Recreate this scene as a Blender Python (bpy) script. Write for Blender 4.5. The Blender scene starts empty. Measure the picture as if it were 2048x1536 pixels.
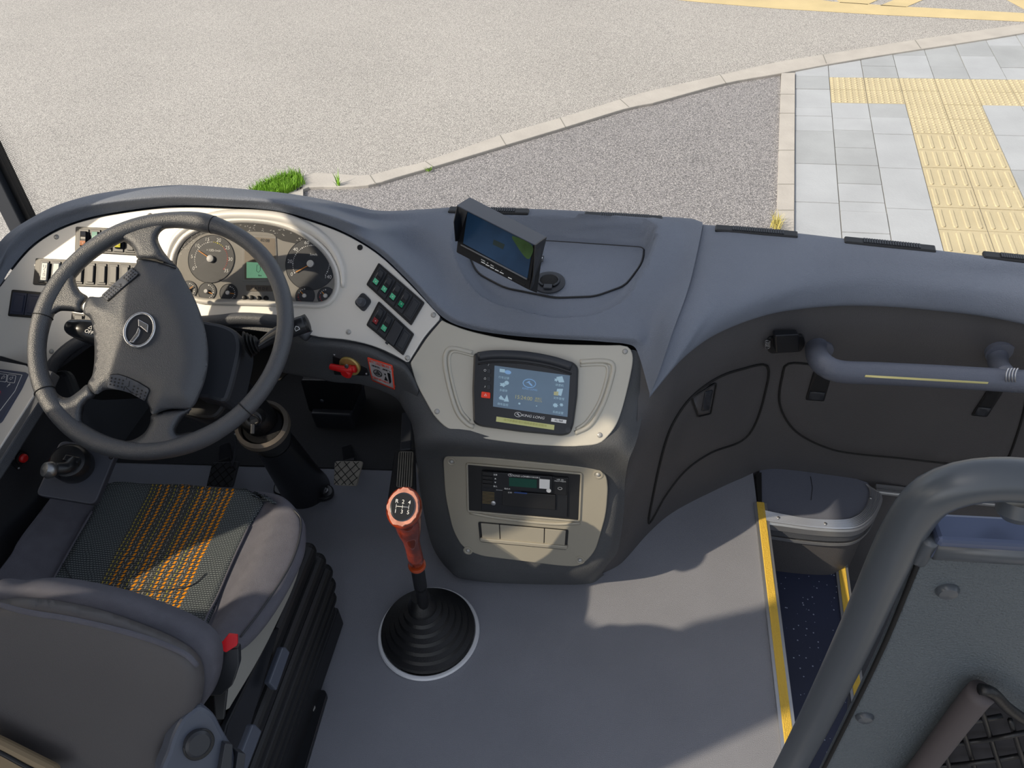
import bpy, bmesh, math, random
from mathutils import Vector, Matrix, geometry
from mathutils.bvhtree import BVHTree
random.seed(7)
R_ = math.radians
sc = bpy.context.scene
COL = sc.collection

# ---------------------------------------------------------------- camera
# bus frame: x right, y forward, z up, origin on the cab floor under the photographer
F = 1500.0
CX, CY = 1024.0, 768.0
bx_ = Vector((1, .06, -.136)).normalized()
by_ = Vector((286, -1368, 1500)).normalized()
by_ = (by_ - bx_ * by_.dot(bx_)).normalized()
bz_ = bx_.cross(by_)
CAM = Vector((0, 0, 1.6))
def cam2world(c):
    return Vector((bx_.dot(c), by_.dot(c), bz_.dot(c)))
cd = bpy.data.cameras.new('camera')
cam = bpy.data.objects.new('camera', cd); COL.objects.link(cam)
cd.sensor_width = 36; cd.lens = F / 2048 * 36
cd.clip_start = .02
rx, ry, rz = cam2world(Vector((1, 0, 0))), cam2world(Vector((0, -1, 0))), cam2world(Vector((0, 0, -1)))
cam.matrix_world = Matrix(((rx.x, ry.x, rz.x, CAM.x), (rx.y, ry.y, rz.y, CAM.y), (rx.z, ry.z, rz.z, CAM.z), (0, 0, 0, 1)))
sc.camera = cam

# ---------------------------------------------------------------- light
SUN = Vector((-.60, -.342, .552)).normalized()
w = bpy.data.worlds.new('sky'); sc.world = w; w.use_nodes = True
nt = w.node_tree; nt.nodes.clear()
sky = nt.nodes.new('ShaderNodeTexSky'); sky.sky_type = 'NISHITA'; sky.sun_disc = False
sky.sun_elevation = R_(39.3); sky.sun_rotation = math.atan2(SUN.x, SUN.y); sky.air_density = 1.0; sky.dust_density = 2.5
bg = nt.nodes.new('ShaderNodeBackground'); bg.inputs[1].default_value = .185
wo = nt.nodes.new('ShaderNodeOutputWorld')
hs_ = nt.nodes.new('ShaderNodeHueSaturation'); hs_.inputs['Saturation'].default_value = .42; nt.links.new(sky.outputs[0], hs_.inputs['Color']); nt.links.new(hs_.outputs[0], bg.inputs[0]); nt.links.new(bg.outputs[0], wo.inputs[0])
sd = bpy.data.lights.new('sun', 'SUN'); sd.energy = 3.75; sd.angle = R_(.6); sd.color = (1, .93, .82)
so = bpy.data.objects.new('sun', sd); COL.objects.link(so)
so.rotation_mode = 'QUATERNION'; so.rotation_quaternion = SUN.to_track_quat('Z', 'Y')
sc.view_settings.view_transform = 'Standard'; sc.view_settings.look = 'None'
sc.view_settings.gamma = 1; sc.view_settings.use_curve_mapping = False
sc.view_settings.exposure = .35

# ---------------------------------------------------------------- sight lines and working planes
def ray(px, py):
    return cam2world(Vector(((px - CX) / F, (py - CY) / F, 1)))
def at(px, py, x=None, y=None, z=None):
    r = ray(px, py)
    t = (z - CAM.z) / r.z if z is not None else ((y - CAM.y) / r.y if y is not None else (x - CAM.x) / r.x)
    return CAM + r * t
def depth(px, py, d):
    return CAM + ray(px, py) * d
class Pl:
    def __init__(s, p0, n):
        s.p0 = Vector(p0); s.n = Vector(n).normalized()
    def pt(s, px, py, off=0):
        r = ray(px, py)
        return CAM + r * ((s.p0 + s.n * off - CAM).dot(s.n) / r.dot(s.n))
    def frame(s, px, py, qx, qy, off=0):
        o = s.pt(px, py, off); xa = (s.pt(qx, qy, off) - o).normalized()
        ya = s.n.cross(xa)
        return Matrix(((xa.x, ya.x, s.n.x, o.x), (xa.y, ya.y, s.n.y, o.y), (xa.z, ya.z, s.n.z, o.z), (0, 0, 0, 1)))
A = Pl(at(530, 530, y=1.25), (.03, -.7, .7))                 # instrument fascia
S1, S2 = A.pt(880, 632), A.pt(815, 722)
T3 = depth(1240, 800, 1.49)
nB = (S2 - S1).cross(T3 - S1).normalized()
if nB.z < 0: nB = -nB
B = Pl(T3, nB)                                               # screen fascia
RP = Pl(depth(1045, 985, 1.65), (-.04, -.96, .27))            # radio fascia
SW = Pl((-.818, .973, .792), (.1008, -.5066, .8622))         # steering wheel
G = Pl((0, 0, -.84), (0, 0, 1))                              # pavement outside
FL = Pl((0, 0, 0), (0, 0, 1))
def PX(x): return Pl((x, 0, 0), (1, 0, 0))
def PY(y): return Pl((0, y, 0), (0, -1, 0))
def PZ(z): return Pl((0, 0, z), (0, 0, 1))

# ---------------------------------------------------------------- materials
def c(h):
    h = h.lstrip('#'); v = [int(h[i:i + 2], 16) / 255 for i in (0, 2, 4)]
    return tuple([(a / 12.92 if a <= .04045 else ((a + .055) / 1.055) ** 2.4) for a in v] + [1])
MATS = {}
def mat(name, col, rough=.5, metal=0, grain=0, gscale=900, var=0, vscale=6, spec=.5, emit=0, coat=0, speck=None, fine=0):
    if name in MATS: return MATS[name]
    m = bpy.data.materials.new(name); m.use_nodes = True; MATS[name] = m
    n = m.node_tree; b = n.nodes['Principled BSDF']; L = n.links.new
    cc = c(col) if isinstance(col, str) else col
    b.inputs['Base Color'].default_value = cc; b.inputs['Roughness'].default_value = rough
    b.inputs['Metallic'].default_value = metal; b.inputs['Specular IOR Level'].default_value = spec
    b.inputs['Coat Weight'].default_value = coat
    if emit:
        b.inputs['Emission Color'].default_value = cc; b.inputs['Emission Strength'].default_value = emit
    tc = n.nodes.new('ShaderNodeTexCoord')
    if var:
        no = n.nodes.new('ShaderNodeTexNoise'); no.inputs['Scale'].default_value = vscale; no.inputs['Detail'].default_value = 5
        L(tc.outputs['Object'], no.inputs['Vector'])
        mx = n.nodes.new('ShaderNodeMix'); mx.data_type = 'RGBA'
        mx.inputs[6].default_value = tuple([v * (1 - var) for v in cc[:3]] + [1]); mx.inputs[7].default_value = tuple([min(1, v * (1 + var)) for v in cc[:3]] + [1])
        mr = n.nodes.new('ShaderNodeMapRange'); mr.inputs[1].default_value = .3; mr.inputs[2].default_value = .7
        L(no.outputs[0], mr.inputs[0]); L(mr.outputs[0], mx.inputs[0]); L(mx.outputs[2], b.inputs['Base Color'])
    if fine:
        n3 = n.nodes.new('ShaderNodeTexNoise'); n3.inputs['Scale'].default_value = 95; n3.inputs['Detail'].default_value = 1.5
        L(tc.outputs['Object'], n3.inputs['Vector'])
        m3 = n.nodes.new('ShaderNodeMapRange'); m3.inputs[1].default_value = .35; m3.inputs[2].default_value = .65; m3.inputs[3].default_value = 1 - fine; m3.inputs[4].default_value = 1 + fine * .6
        L(n3.outputs[0], m3.inputs[0]); x3 = n.nodes.new('ShaderNodeVectorMath'); x3.operation = 'SCALE'
        src = b.inputs['Base Color'].links
        if src: L(src[0].from_socket, x3.inputs[0])
        else: x3.inputs[0].default_value = cc[:3]
        L(m3.outputs[0], x3.inputs['Scale']); L(x3.outputs[0], b.inputs['Base Color'])
    if speck:
        vo = n.nodes.new('ShaderNodeTexVoronoi'); vo.inputs['Scale'].default_value = speck[1]
        L(tc.outputs['Object'], vo.inputs['Vector'])
        lt = n.nodes.new('ShaderNodeMath'); lt.operation = 'LESS_THAN'; lt.inputs[1].default_value = speck[2]
        L(vo.outputs['Distance'], lt.inputs[0])
        mx2 = n.nodes.new('ShaderNodeMix'); mx2.data_type = 'RGBA'; mx2.inputs[7].default_value = c(speck[0])
        src = b.inputs['Base Color'].links
        if src: L(src[0].from_socket, mx2.inputs[6])
        else: mx2.inputs[6].default_value = cc
        L(lt.outputs[0], mx2.inputs[0]); L(mx2.outputs[2], b.inputs['Base Color'])
    if grain:
        no2 = n.nodes.new('ShaderNodeTexNoise'); no2.inputs['Scale'].default_value = gscale; no2.inputs['Detail'].default_value = 2
        L(tc.outputs['Object'], no2.inputs['Vector'])
        bp = n.nodes.new('ShaderNodeBump'); bp.inputs['Strength'].default_value = min(1, grain * 1.5); bp.inputs['Distance'].default_value = .0025
        L(no2.outputs[0], bp.inputs['Height']); L(bp.outputs[0], b.inputs['Normal'])
    return m
LEATHER = mat('dash_leather_grain', '#737a87', .6, spec=.35, grain=.35, gscale=420, var=.05)
BODY = mat('shaded_dash_leather_grain', '#4c4e51', .6, grain=.3, gscale=420, var=.04, spec=.3)  # dash leather darkened for the shade on the upright console faces
BAND = mat('dash_moulded_plastic', '#474a50', .5, grain=.2, gscale=500, var=.04)
WALLP = mat('moulded_wall_plastic', '#4b4a4c', .55, grain=.25, gscale=450, var=.05)
DARK = mat('black_plastic', '#17181b', .45)
DARKG = mat('satin_black_plastic', '#1c1e22', .3)
GREYP = mat('charcoal_plastic', '#2c2f35', .45)
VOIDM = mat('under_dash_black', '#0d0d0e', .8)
SILVER = mat('silver_painted_fascia', '#dcd9d3', .42, metal=.12, var=.02)
SILVERD = mat('warm_silver_painted_fascia', '#9c978a', .45, metal=.2, var=.03)
GREYFACE = mat('cluster_face_grey', '#928f8a', .6)
DIAL = mat('dial_face', '#3b3e44', .5)
WHITE = mat('white_print', '#e8e8e6', .6)
RED = mat('red_plastic', '#c01418', .4)
REDP = mat('red_print', '#e0452c', .6)
ORANGE = mat('orange_needle', '#e89a3a', .5)
GREEN = mat('green_lens', '#2f9a72', .25)
GREENL = mat('pale_green_lens', '#5fc69c', .25)
SCREWM = mat('screw_cap_silver', '#aaa9a6', .35, metal=.3)
CHROME = mat('chrome', '#dcdcdc', .25, metal=.85)
STEEL = mat('brushed_steel', '#8f9092', .35, metal=.9, grain=.1, gscale=300)
ALU = mat('ribbed_aluminium', '#b4b6ba', .35, metal=.8)
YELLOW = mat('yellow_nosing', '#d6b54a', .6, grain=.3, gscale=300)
FLOORM = mat('grey_vinyl_floor', '#80828a', .6, grain=.35, gscale=700, var=.06, vscale=5)
TREAD = mat('dark_blue_speckled_vinyl', '#232a42', .55, var=.1, speck=('#9aa2b4', 70, .13))
RUBBER = mat('black_rubber', '#121316', .45, grain=.1, gscale=300)
WHEELM = mat('steering_wheel_polyurethane', '#3c3f45', .42, spec=.95, grain=.3, gscale=700)
FABRIC = mat('grey_seat_fabric', '#6b6b74', .95, grain=.5, gscale=1500, var=.08, vscale=40, spec=.1)
SHELL = mat('seat_back_shell', '#4d4b4d', .6, var=.06, vscale=4, grain=.1)
TUBEM = mat('dark_grey_painted_tube', '#4c5157', .3, var=.04)
GRAB = mat('blue_grey_rail_coating', '#565b68', .5, grain=.2, gscale=400)
ASPH = mat('pale_asphalt', '#8f8b85', .9, grain=1.5, gscale=110, var=.06, vscale=.8, speck=('#c9c4ba', 110, .30), fine=.35)
ASPHD = mat('dark_grey_asphalt', '#777473', .9, grain=1.5, gscale=90, var=.05, vscale=1, speck=('#b5b0aa', 90, .28), fine=.45)
KERB = mat('kerb_stone', '#a39d94', .85, grain=.5, gscale=60, var=.08, vscale=5)
SLAB = mat('grey_paving_slab', '#929494', .85, grain=.4, gscale=70, var=.1, vscale=3)
SLABL = mat('pale_grey_paving_slab', '#9c9e9f', .85, grain=.4, gscale=70, var=.08, vscale=3)
TACT = mat('yellow_tactile_paving', '#ada080', .85, grain=.4, gscale=70, var=.06, vscale=4)
JOINT = mat('paving_joint', '#77746c', .95)
MARK = mat('yellow_road_paint', '#b9a67a', .8, grain=.6, gscale=90, var=.08, vscale=3)
GRASS = mat('green_grass', '#6f9a1f', .7, var=.3, vscale=30)
GRASSD = mat('dry_grass', '#b0a45a', .8, var=.25, vscale=30)
def glass_mat(name, refl, rough=0.02, tint=(1, 1, 1, 1)):
    m = bpy.data.materials.new(name); m.use_nodes = True; n = m.node_tree; n.nodes.clear(); MATS[name] = m
    o = n.nodes.new('ShaderNodeOutputMaterial'); mx = n.nodes.new('ShaderNodeMixShader'); t = n.nodes.new('ShaderNodeBsdfTransparent')
    g = n.nodes.new('ShaderNodeBsdfGlossy'); g.inputs['Roughness'].default_value = rough; t.inputs[0].default_value = tint
    fr = n.nodes.new('ShaderNodeFresnel'); fr.inputs[0].default_value = 1.0 + refl
    n.links.new(fr.outputs[0], mx.inputs[0]); n.links.new(t.outputs[0], mx.inputs[1]); n.links.new(g.outputs[0], mx.inputs[2]); n.links.new(mx.outputs[0], o.inputs[0])
    return m
GLASS = glass_mat('windscreen_glass', .12)
LENS = glass_mat('cluster_lens', .35)

# ---------------------------------------------------------------- object helpers
W = {}
def par(o, p):
    if p is not None:
        o.parent = p
        o.matrix_parent_inverse = W[p.name].inverted()
def reg(o, M=None, parent=None):
    COL.objects.link(o)
    M = M or Matrix.Identity(4)
    W[o.name] = M.copy(); o.matrix_basis = M; par(o, parent)
    return o
def tag(o, label=None, cat=None, group=None, kind=None):
    if label: o['label'] = label
    if cat: o['category'] = cat
    if group: o['group'] = group
    if kind: o['kind'] = kind
    return o
def thing(name, label, cat, loc=(0, 0, 0), group=None):
    o = bpy.data.objects.new(name, None); o.empty_display_size = .05
    reg(o, Matrix.Translation(Vector(loc)))
    return tag(o, label, cat, group)
def mk(name, verts, faces, m, parent=None, smooth=False, bevel=0, solid=0, sub=0, segs=2, M=None, angle=None, offset=-1):
    me = bpy.data.meshes.new(name); me.from_pydata([tuple(v) for v in verts], [], faces); me.update()
    bm = bmesh.new(); bm.from_mesh(me); bmesh.ops.recalc_face_normals(bm, faces=bm.faces) if not solid else None
    bm.to_mesh(me); bm.free()
    me.materials.append(m)
    if smooth: me.polygons.foreach_set('use_smooth', [True] * len(me.polygons))
    o = bpy.data.objects.new(name, me); reg(o, M, parent)
    if solid:
        s = o.modifiers.new('s', 'SOLIDIFY'); s.thickness = solid; s.offset = offset
    if bevel:
        b = o.modifiers.new('b', 'BEVEL'); b.width = bevel; b.segments = segs; b.limit_method = 'ANGLE'; b.angle_limit = R_(40)
        if smooth is False and segs > 1: pass
    if sub:
        s = o.modifiers.new('u', 'SUBSURF'); s.levels = s.render_levels = sub
    return o
def crv(pts, n, closed=False):
    """resample a polyline as a Catmull-Rom curve, n points"""
    P = [Vector(p) for p in pts]; m = len(P)
    if m == 2 and not closed: return [P[0].lerp(P[1], i / (n - 1)) for i in range(n)]
    segs = m if closed else m - 1; out = []; dense = []
    for i in range(segs):
        if closed: p0, p1, p2, p3 = P[i - 1], P[i], P[(i + 1) % m], P[(i + 2) % m]
        else:
            p1, p2 = P[i], P[i + 1]
            p0 = P[i - 1] if i > 0 else p1 * 2 - p2; p3 = P[i + 2] if i + 2 < m else p2 * 2 - p1
        for k in range(12):
            t = k / 12
            dense.append(.5 * ((2 * p1) + (-p0 + p2) * t + (2 * p0 - 5 * p1 + 4 * p2 - p3) * t * t + (-p0 + 3 * p1 - 3 * p2 + p3) * t ** 3))
    dense.append(P[0].copy() if closed else P[-1].copy())
    L = [0]
    for i in range(1, len(dense)): L.append(L[-1] + (dense[i] - dense[i - 1]).length)
    tot = L[-1]; j = 0; cnt = n if closed else n - 1
    for i in range(n):
        s = tot * i / cnt
        while j < len(L) - 2 and L[j + 1] < s: j += 1
        d = L[j + 1] - L[j]; out.append(dense[j].lerp(dense[j + 1], (s - L[j]) / d if d > 1e-12 else 0))
    return out
def spx(pts, n=None, closed=True):
    n = n or len(pts) * 5
    return [(v.x, v.y) for v in crv([(p[0], p[1], 0) for p in pts], n, closed)]
def rpx(pts, r, k=5):
    """polygon in pixels with rounded corners of radius r"""
    out = []; m = len(pts)
    for i in range(m):
        p = Vector(pts[i]); a = Vector(pts[i - 1]) - p; b = Vector(pts[(i + 1) % m]) - p
        rr = min(r, a.length * .45, b.length * .45); a = p + a.normalized() * rr; b = p + b.normalized() * rr
        for j in range(k + 1):
            t = j / k; q = a * (1 - t) ** 2 + p * 2 * t * (1 - t) + b * t * t; out.append((q.x, q.y))
    return out
def slab(name, out, pl, o0, o1, m, parent=None, bevel=0, smooth=False, inset=0):
    fr = [pl.pt(x, y, o1) for x, y in out]; bk = [p - pl.n * (o1 - o0) for p in fr]
    n = len(out); f = [list(range(n)), list(range(2 * n - 1, n - 1, -1))] + [[i, (i + 1) % n, n + (i + 1) % n, n + i] for i in range(n)]
    return mk(name, fr + bk, f, m, parent, bevel=bevel)
def cdt(out, step, holes=()):
    pts = [Vector(p) for p in out]; n = len(pts); edges = [(i, (i + 1) % n) for i in range(n)]
    allp = list(pts)
    for h in holes:
        s = len(allp); allp += [Vector(p) for p in h]; edges += [(s + i, s + (i + 1) % len(h)) for i in range(len(h))]
    def inside(p, poly):
        r = False; j = len(poly) - 1
        for i in range(len(poly)):
            if (poly[i][1] > p[1]) != (poly[j][1] > p[1]) and p[0] < (poly[j][0] - poly[i][0]) * (p[1] - poly[i][1]) / (poly[j][1] - poly[i][1]) + poly[i][0]: r = not r
            j = i
        return r
    x0, x1 = min(p[0] for p in out), max(p[0] for p in out); y0, y1 = min(p[1] for p in out), max(p[1] for p in out)
    y = y0 + step / 2; row = 0
    while y < y1:
        x = x0 + step / 2 + (row % 2) * step / 2
        while x < x1:
            if inside((x, y), out) and min((Vector((x, y)) - q).length for q in allp[:n]) > step * .45: allp.append(Vector((x, y)))
            x += step
        y += step; row += 1
    v, e, f, *_ = geometry.delaunay_2d_cdt(allp, edges, [], 0, 1e-4)
    F2 = []
    for t in f:
        cx = sum(v[i].x for i in t) / len(t); cy = sum(v[i].y for i in t) / len(t)
        if inside((cx, cy), out) and not any(inside((cx, cy), h) for h in holes): F2.append(list(t))
    return v, F2
def edist(p, out):
    d = 1e9; p = Vector(p)
    for i in range(len(out)):
        a = Vector(out[i - 1]); b = Vector(out[i]); ab = b - a
        t = max(0, min(1, (p - a).dot(ab) / max(ab.length_squared, 1e-9))); d = min(d, (p - a - ab * t).length)
    return d
def patch(name, out, surf, m, parent=None, off=.002, thick=.003, step=20, h=None, bevel=0, holes=(), smooth=True, sub=0):
    v, f = cdt(out, step, holes)
    V = []
    for p in v:
        o = off + (h(edist(p, out), p) if h else 0)
        V.append(surf(p.x, p.y, o))
    o = mk(name, V, f, m, parent, smooth=smooth, solid=thick, offset=-1, bevel=bevel)
    me = o.data  # make faces look at the camera
    if me.polygons and sum((me.polygons[i].normal.dot(CAM - Vector(V[me.polygons[i].vertices[0]])) for i in range(len(me.polygons)))) < 0:
        me.flip_normals()
    return o
def rnd(w, hh):
    """edge rounding profile: rises hh over w pixels"""
    return lambda d, p: hh * math.sqrt(max(0, 1 - (1 - min(d / w, 1)) ** 2))
def loft(name, rails, nu, nv, m, parent=None, solid=0, closed_u=False, fn=None, raw=False, closed_v=False, caps=False):
    if raw: Rr = [[Vector(p) for p in r] for r in rails]
    else:
        # spline each station list keeping stations aligned
        Rr = rails
        Rr = [crv_keep(r, nu) for r in Rr]
    cols = list(zip(*Rr)); cols = [crv_keep(list(q), nv, closed_v) for q in cols]
    NU, NV = len(cols), len(cols[0]); V = []
    for i, cl in enumerate(cols):
        for j, p in enumerate(cl): V.append(fn(p, i / (NU - 1), j / (NV - 1)) if fn else p)
    f = []
    for i in range(NU - 1 if not closed_u else NU):
        for j in range(NV - 1 if not closed_v else NV):
            a, b = i % NU, (i + 1) % NU; k = (j + 1) % NV
            f.append([a * NV + j, a * NV + k, b * NV + k, b * NV + j])
    if caps and closed_v:
        f.append(list(range(NV))); f.append([(NU - 1) * NV + j for j in range(NV)][::-1])
    return mk(name, V, f, m, parent, smooth=True, solid=solid)
def crv_keep(pts, per, closed=False):
    """Catmull-Rom with `per` samples per span (stations stay aligned)"""
    P = [Vector(p) for p in pts]; m = len(P); out = []
    if m == 2 and not closed: return [P[0].lerp(P[1], i / per) for i in range(per + 1)]
    for i in range(m if closed else m - 1):
        if closed: p0, p1, p2, p3 = P[i - 1], P[i], P[(i + 1) % m], P[(i + 2) % m]
        else:
            p1, p2 = P[i], P[i + 1]
            p0 = P[i - 1] if i > 0 else p1 * 2 - p2; p3 = P[i + 2] if i + 2 < m else p2 * 2 - p1
        # centripetal-ish safety: scale tangents when spans differ a lot
        l = (p2 - p1).length; t1 = (p2 - p0) * .5; t2 = (p3 - p1) * .5
        if t1.length > l * 1.2: t1 = t1.normalized() * l * 1.2
        if t2.length > l * 1.2: t2 = t2.normalized() * l * 1.2
        for k in range(per):
            t = k / per; t_2 = t * t; t_3 = t_2 * t
            out.append(p1 * (2 * t_3 - 3 * t_2 + 1) + t1 * (t_3 - 2 * t_2 + t) + p2 * (-2 * t_3 + 3 * t_2) + t2 * (t_3 - t_2))
    if not closed: out.append(P[-1].copy())
    return out
def tube(name, pts, r, m, parent=None, seg=12, n=None, closed=False, flat=1, caps=True):
    P = crv(pts, n or max(len(pts) * 6, 8), closed) if n != 0 else [Vector(p) for p in pts]
    N = len(P); V = []; f = []; up = None
    rr = r if callable(r) else (lambda t: r)
    for i, p in enumerate(P):
        d = (P[(i + 1) % N] - P[i - 1]) if closed else (P[min(i + 1, N - 1)] - P[max(i - 1, 0)])
        d.normalize()
        if up is None: up = d.orthogonal().normalized()
        up = (up - d * up.dot(d)).normalized(); sd_ = d.cross(up)
        for k in range(seg):
            a = 2 * math.pi * k / seg; q = rr(i / (N - 1))
            V.append(p + up * math.cos(a) * q + sd_ * math.sin(a) * q * flat)
    for i in range(N if closed else N - 1):
        for k in range(seg):
            a = i * seg; b = ((i + 1) % N) * seg
            f.append([a + k, a + (k + 1) % seg, b + (k + 1) % seg, b + k])
    if not closed and caps: f.append(list(range(seg))[::-1]); f.append([(N - 1) * seg + k for k in range(seg)])
    return mk(name, V, f, m, parent, smooth=True)
def lathe(name, prof, o, axis, m, parent=None, seg=24, smooth=True, squash=1, xdir=None, bevel=0):
    ax = Vector(axis).normalized(); u = Vector(xdir).normalized() if xdir else ax.orthogonal().normalized()
    u = (u - ax * u.dot(ax)).normalized(); v = ax.cross(u); o = Vector(o); V = []; f = []
    for r, z in prof:
        for k in range(seg):
            a = 2 * math.pi * k / seg; V.append(o + ax * z + u * math.cos(a) * r + v * math.sin(a) * r * squash)
    for i in range(len(prof) - 1):
        for k in range(seg): f.append([i * seg + k, i * seg + (k + 1) % seg, (i + 1) * seg + (k + 1) % seg, (i + 1) * seg + k])
    f.append(list(range(seg))[::-1]); f.append([(len(prof) - 1) * seg + k for k in range(seg)])
    ob = mk(name, V, f, m, parent, smooth=smooth)
    if smooth: ob.data.set_sharp_from_angle(angle=R_(38))
    return ob
def box(name, cen, size, m, parent=None, rot=None, bevel=.002, segs=2):
    M = (rot.to_4x4() if rot else Matrix.Identity(4)); a, b, d = [s / 2 for s in size]; cen = Vector(cen)
    V = [cen + (M @ Vector((x, y, z))) for x in (-a, a) for y in (-b, b) for z in (-d, d)]
    f = [[0, 1, 3, 2], [4, 6, 7, 5], [0, 4, 5, 1], [2, 3, 7, 6], [0, 2, 6, 4], [1, 5, 7, 3]]
    return mk(name, V, f, m, parent, bevel=bevel, segs=segs)
def disc(name, px, py, pl, r, o0, o1, m, parent=None, seg=28, bev=0, squash=1):
    p = pl.pt(px, py, o1) - pl.n * (o1 - o0); h_ = o1 - o0
    prof = [(r, 0), (r, h_ - bev), (r - bev, h_)] if bev else [(r, 0), (r, h_)]
    return lathe(name, prof, p, pl.n, m, parent, seg=seg)
def screw(px, py, surf_pt, n, r, m, parent, dome=True):
    prof = [(r, -.001), (r, .0008), (r * .85, .0022), (r * .5, .0032), (.0001, .0036)] if dome else [(r, -.001), (r, .001), (r * .7, .0012), (r * .68, .0004), (r * .35, .0004), (r * .3, .0014), (.0001, .0014)]
    return lathe('screw', prof, surf_pt, n, m, parent, seg=18)
def text(name, s, M, size, m, parent, ax='CENTER', ext=.00015, sx=1, shear=0):
    cu = bpy.data.curves.new(name, 'FONT'); cu.body = s; cu.size = size; cu.align_x = ax; cu.align_y = 'CENTER'; cu.extrude = ext; cu.shear = shear; cu.resolution_u = 4
    o = bpy.data.objects.new(name + '_outline', cu); COL.objects.link(o)
    bpy.context.view_layer.update()
    me = bpy.data.meshes.new_from_object(o.evaluated_get(bpy.context.evaluated_depsgraph_get())); bpy.data.objects.remove(o); bpy.data.curves.remove(cu)
    me.name = name; me.materials.clear(); me.materials.append(m)
    return reg(bpy.data.objects.new(name, me), M @ Matrix.Diagonal((sx, 1, 1, 1)), parent)
def ptext(name, s, pl, px, py, qx, qy, size, m, parent, off=.002, **k):
    return text(name, s, pl.frame(px, py, qx, qy, off), size, m, parent, **k)
def quadp(q, u, v):
    a = Vector(q[0]).lerp(Vector(q[1]), u); b = Vector(q[3]).lerp(Vector(q[2]), u); p = a.lerp(b, v); return (p.x, p.y)
def qcell(q, u0, v0, u1, v1):
    return [quadp(q, u0, v0), quadp(q, u1, v0), quadp(q, u1, v1), quadp(q, u0, v1)]
def bvh(*obs):
    V = []; Fc = []
    for o in obs:
        s = len(V); V += [W[o.name] @ v.co for v in o.data.vertices]; Fc += [[s + i for i in p.vertices] for p in o.data.polygons]
    t = BVHTree.FromPolygons(V, Fc)
    def hit(px, py, off=0):
        r = ray(px, py).normalized(); l, n, i, d = t.ray_cast(CAM, r)
        if l is None:
            l, n, i, d = t.find_nearest(CAM + r * 1.5)
        if n.dot(CAM - l) < 0: n = -n
        hit.n = n
        return l + n * off
    return hit

# ================================================================ OUTSIDE
def st(o, kind='structure'): o['kind'] = kind; return o
def gp(px, py, z=-.84): return at(px, py, z=z)
def plate(name, pts, z, m, thick=.02, parent=None):
    n = len(pts); V = [Vector((p[0], p[1], z)) for p in pts] + [Vector((p[0], p[1], z - thick)) for p in pts]
    return mk(name, V, [list(range(n)), list(range(2 * n - 1, n - 1, -1))] + [[i, (i + 1) % n, n + (i + 1) % n, n + i] for i in range(n)], m, parent)
st(plate('road', [(-26, -4), (22, -4), (22, 34), (-26, 34)], -.87, ASPH, .1))
kin = [(590, 384), (622, 373), (680, 373), (740, 369), (800, 352), (870, 332), (1010, 290), (1130, 254), (1260, 214), (1300, 207), (1450, 166), (1561, 146), (1724, 116), (1957, 80), (2070, 62), (2300, 30)]
kout = [(600, 352), (620, 345), (675, 347), (735, 350), (790, 336), (850, 322), (1000, 270), (1120, 235), (1240, 198), (1300, 181), (1446, 148), (1563, 122), (1651, 108), (1830, 79), (2048, 47), (2300, 10)]
# paved apron behind the kerb (darker asphalt)
ap = [gp(*p) for p in kin[:12]] + [gp(1563, 470), gp(1563, 900), gp(600, 900), gp(600, 500)]
st(plate('asphalt_apron', ap, -.848, ASPHD, .02))
def ribbon(name, a, b, z, thick, m, bev=.006):
    pa = [gp(*p, z=z) for p in spx(a, 60, False)]; pb = [gp(*p, z=z) for p in spx(b, 60, False)]
    V = pa + pb + [p - Vector((0, 0, thick)) for p in pa] + [p - Vector((0, 0, thick)) for p in pb]; n = 60; f = []
    for i in range(n - 1):
        f += [[i, i + 1, n + i + 1, n + i], [i, 2 * n + i, 2 * n + i + 1, i + 1], [n + i, n + i + 1, 3 * n + i + 1, 3 * n + i]]
    f += [[0, n, 3 * n, 2 * n], [n - 1, 3 * n - 1, 4 * n - 1, 2 * n - 1]]
    return mk(name, V, f, m, None, bevel=bev)
ks = st(ribbon('kerb', kout, kin, -.825, .06, KERB))
k2 = st(ribbon('kerb', [(590, 346), (560, 352), (530, 362), (495, 376), (440, 400)], [(612, 360), (575, 368), (545, 378), (515, 392), (460, 416)], -.826, .06, KERB))
q = [gp(565, 410, z=-.825), gp(577, 386, z=-.825), gp(606, 372, z=-.825), gp(606, 398, z=-.825), gp(606, 440, z=-.825)]
st(plate('kerb', q, -.825, KERB, .06))
for a, b in (((1440, 149), (1452, 166)), ((1000, 270), (1012, 290)), ((740, 350), (752, 368)), ((1240, 198), (1258, 214)), ((1646, 109), (1653, 127)), ((1120, 235), (1131, 254)), ((850, 322), (866, 333)), ((1830, 80), (1842, 97))):
    a = gp(*a, z=-.8245); b = gp(*b, z=-.8245); d = (b - a).normalized().cross(Vector((0, 0, 1))) * .004
    st(plate('kerb_joint', [a - d, b - d, b + d, a + d], -.8245, JOINT, .004))
kr = [gp(1563, 146, z=-.825), gp(1590, 145, z=-.825), gp(1588, 470, z=-.825), gp(1586, 900, z=-.825), gp(1545, 900, z=-.825), gp(1553, 470, z=-.825)]
st(plate('kerb', kr, -.826, KERB, .06))
for y in (188, 226, 300, 368, 420):
    a = gp(1556, y, z=-.8245); b = gp(1589, y, z=-.8245); st(plate('kerb_joint', [a + Vector((0, -.003, 0)), b + Vector((0, -.003, 0)), b + Vector((0, .003, 0)), a + Vector((0, .003, 0))], -.8245, JOINT, .004))
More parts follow.
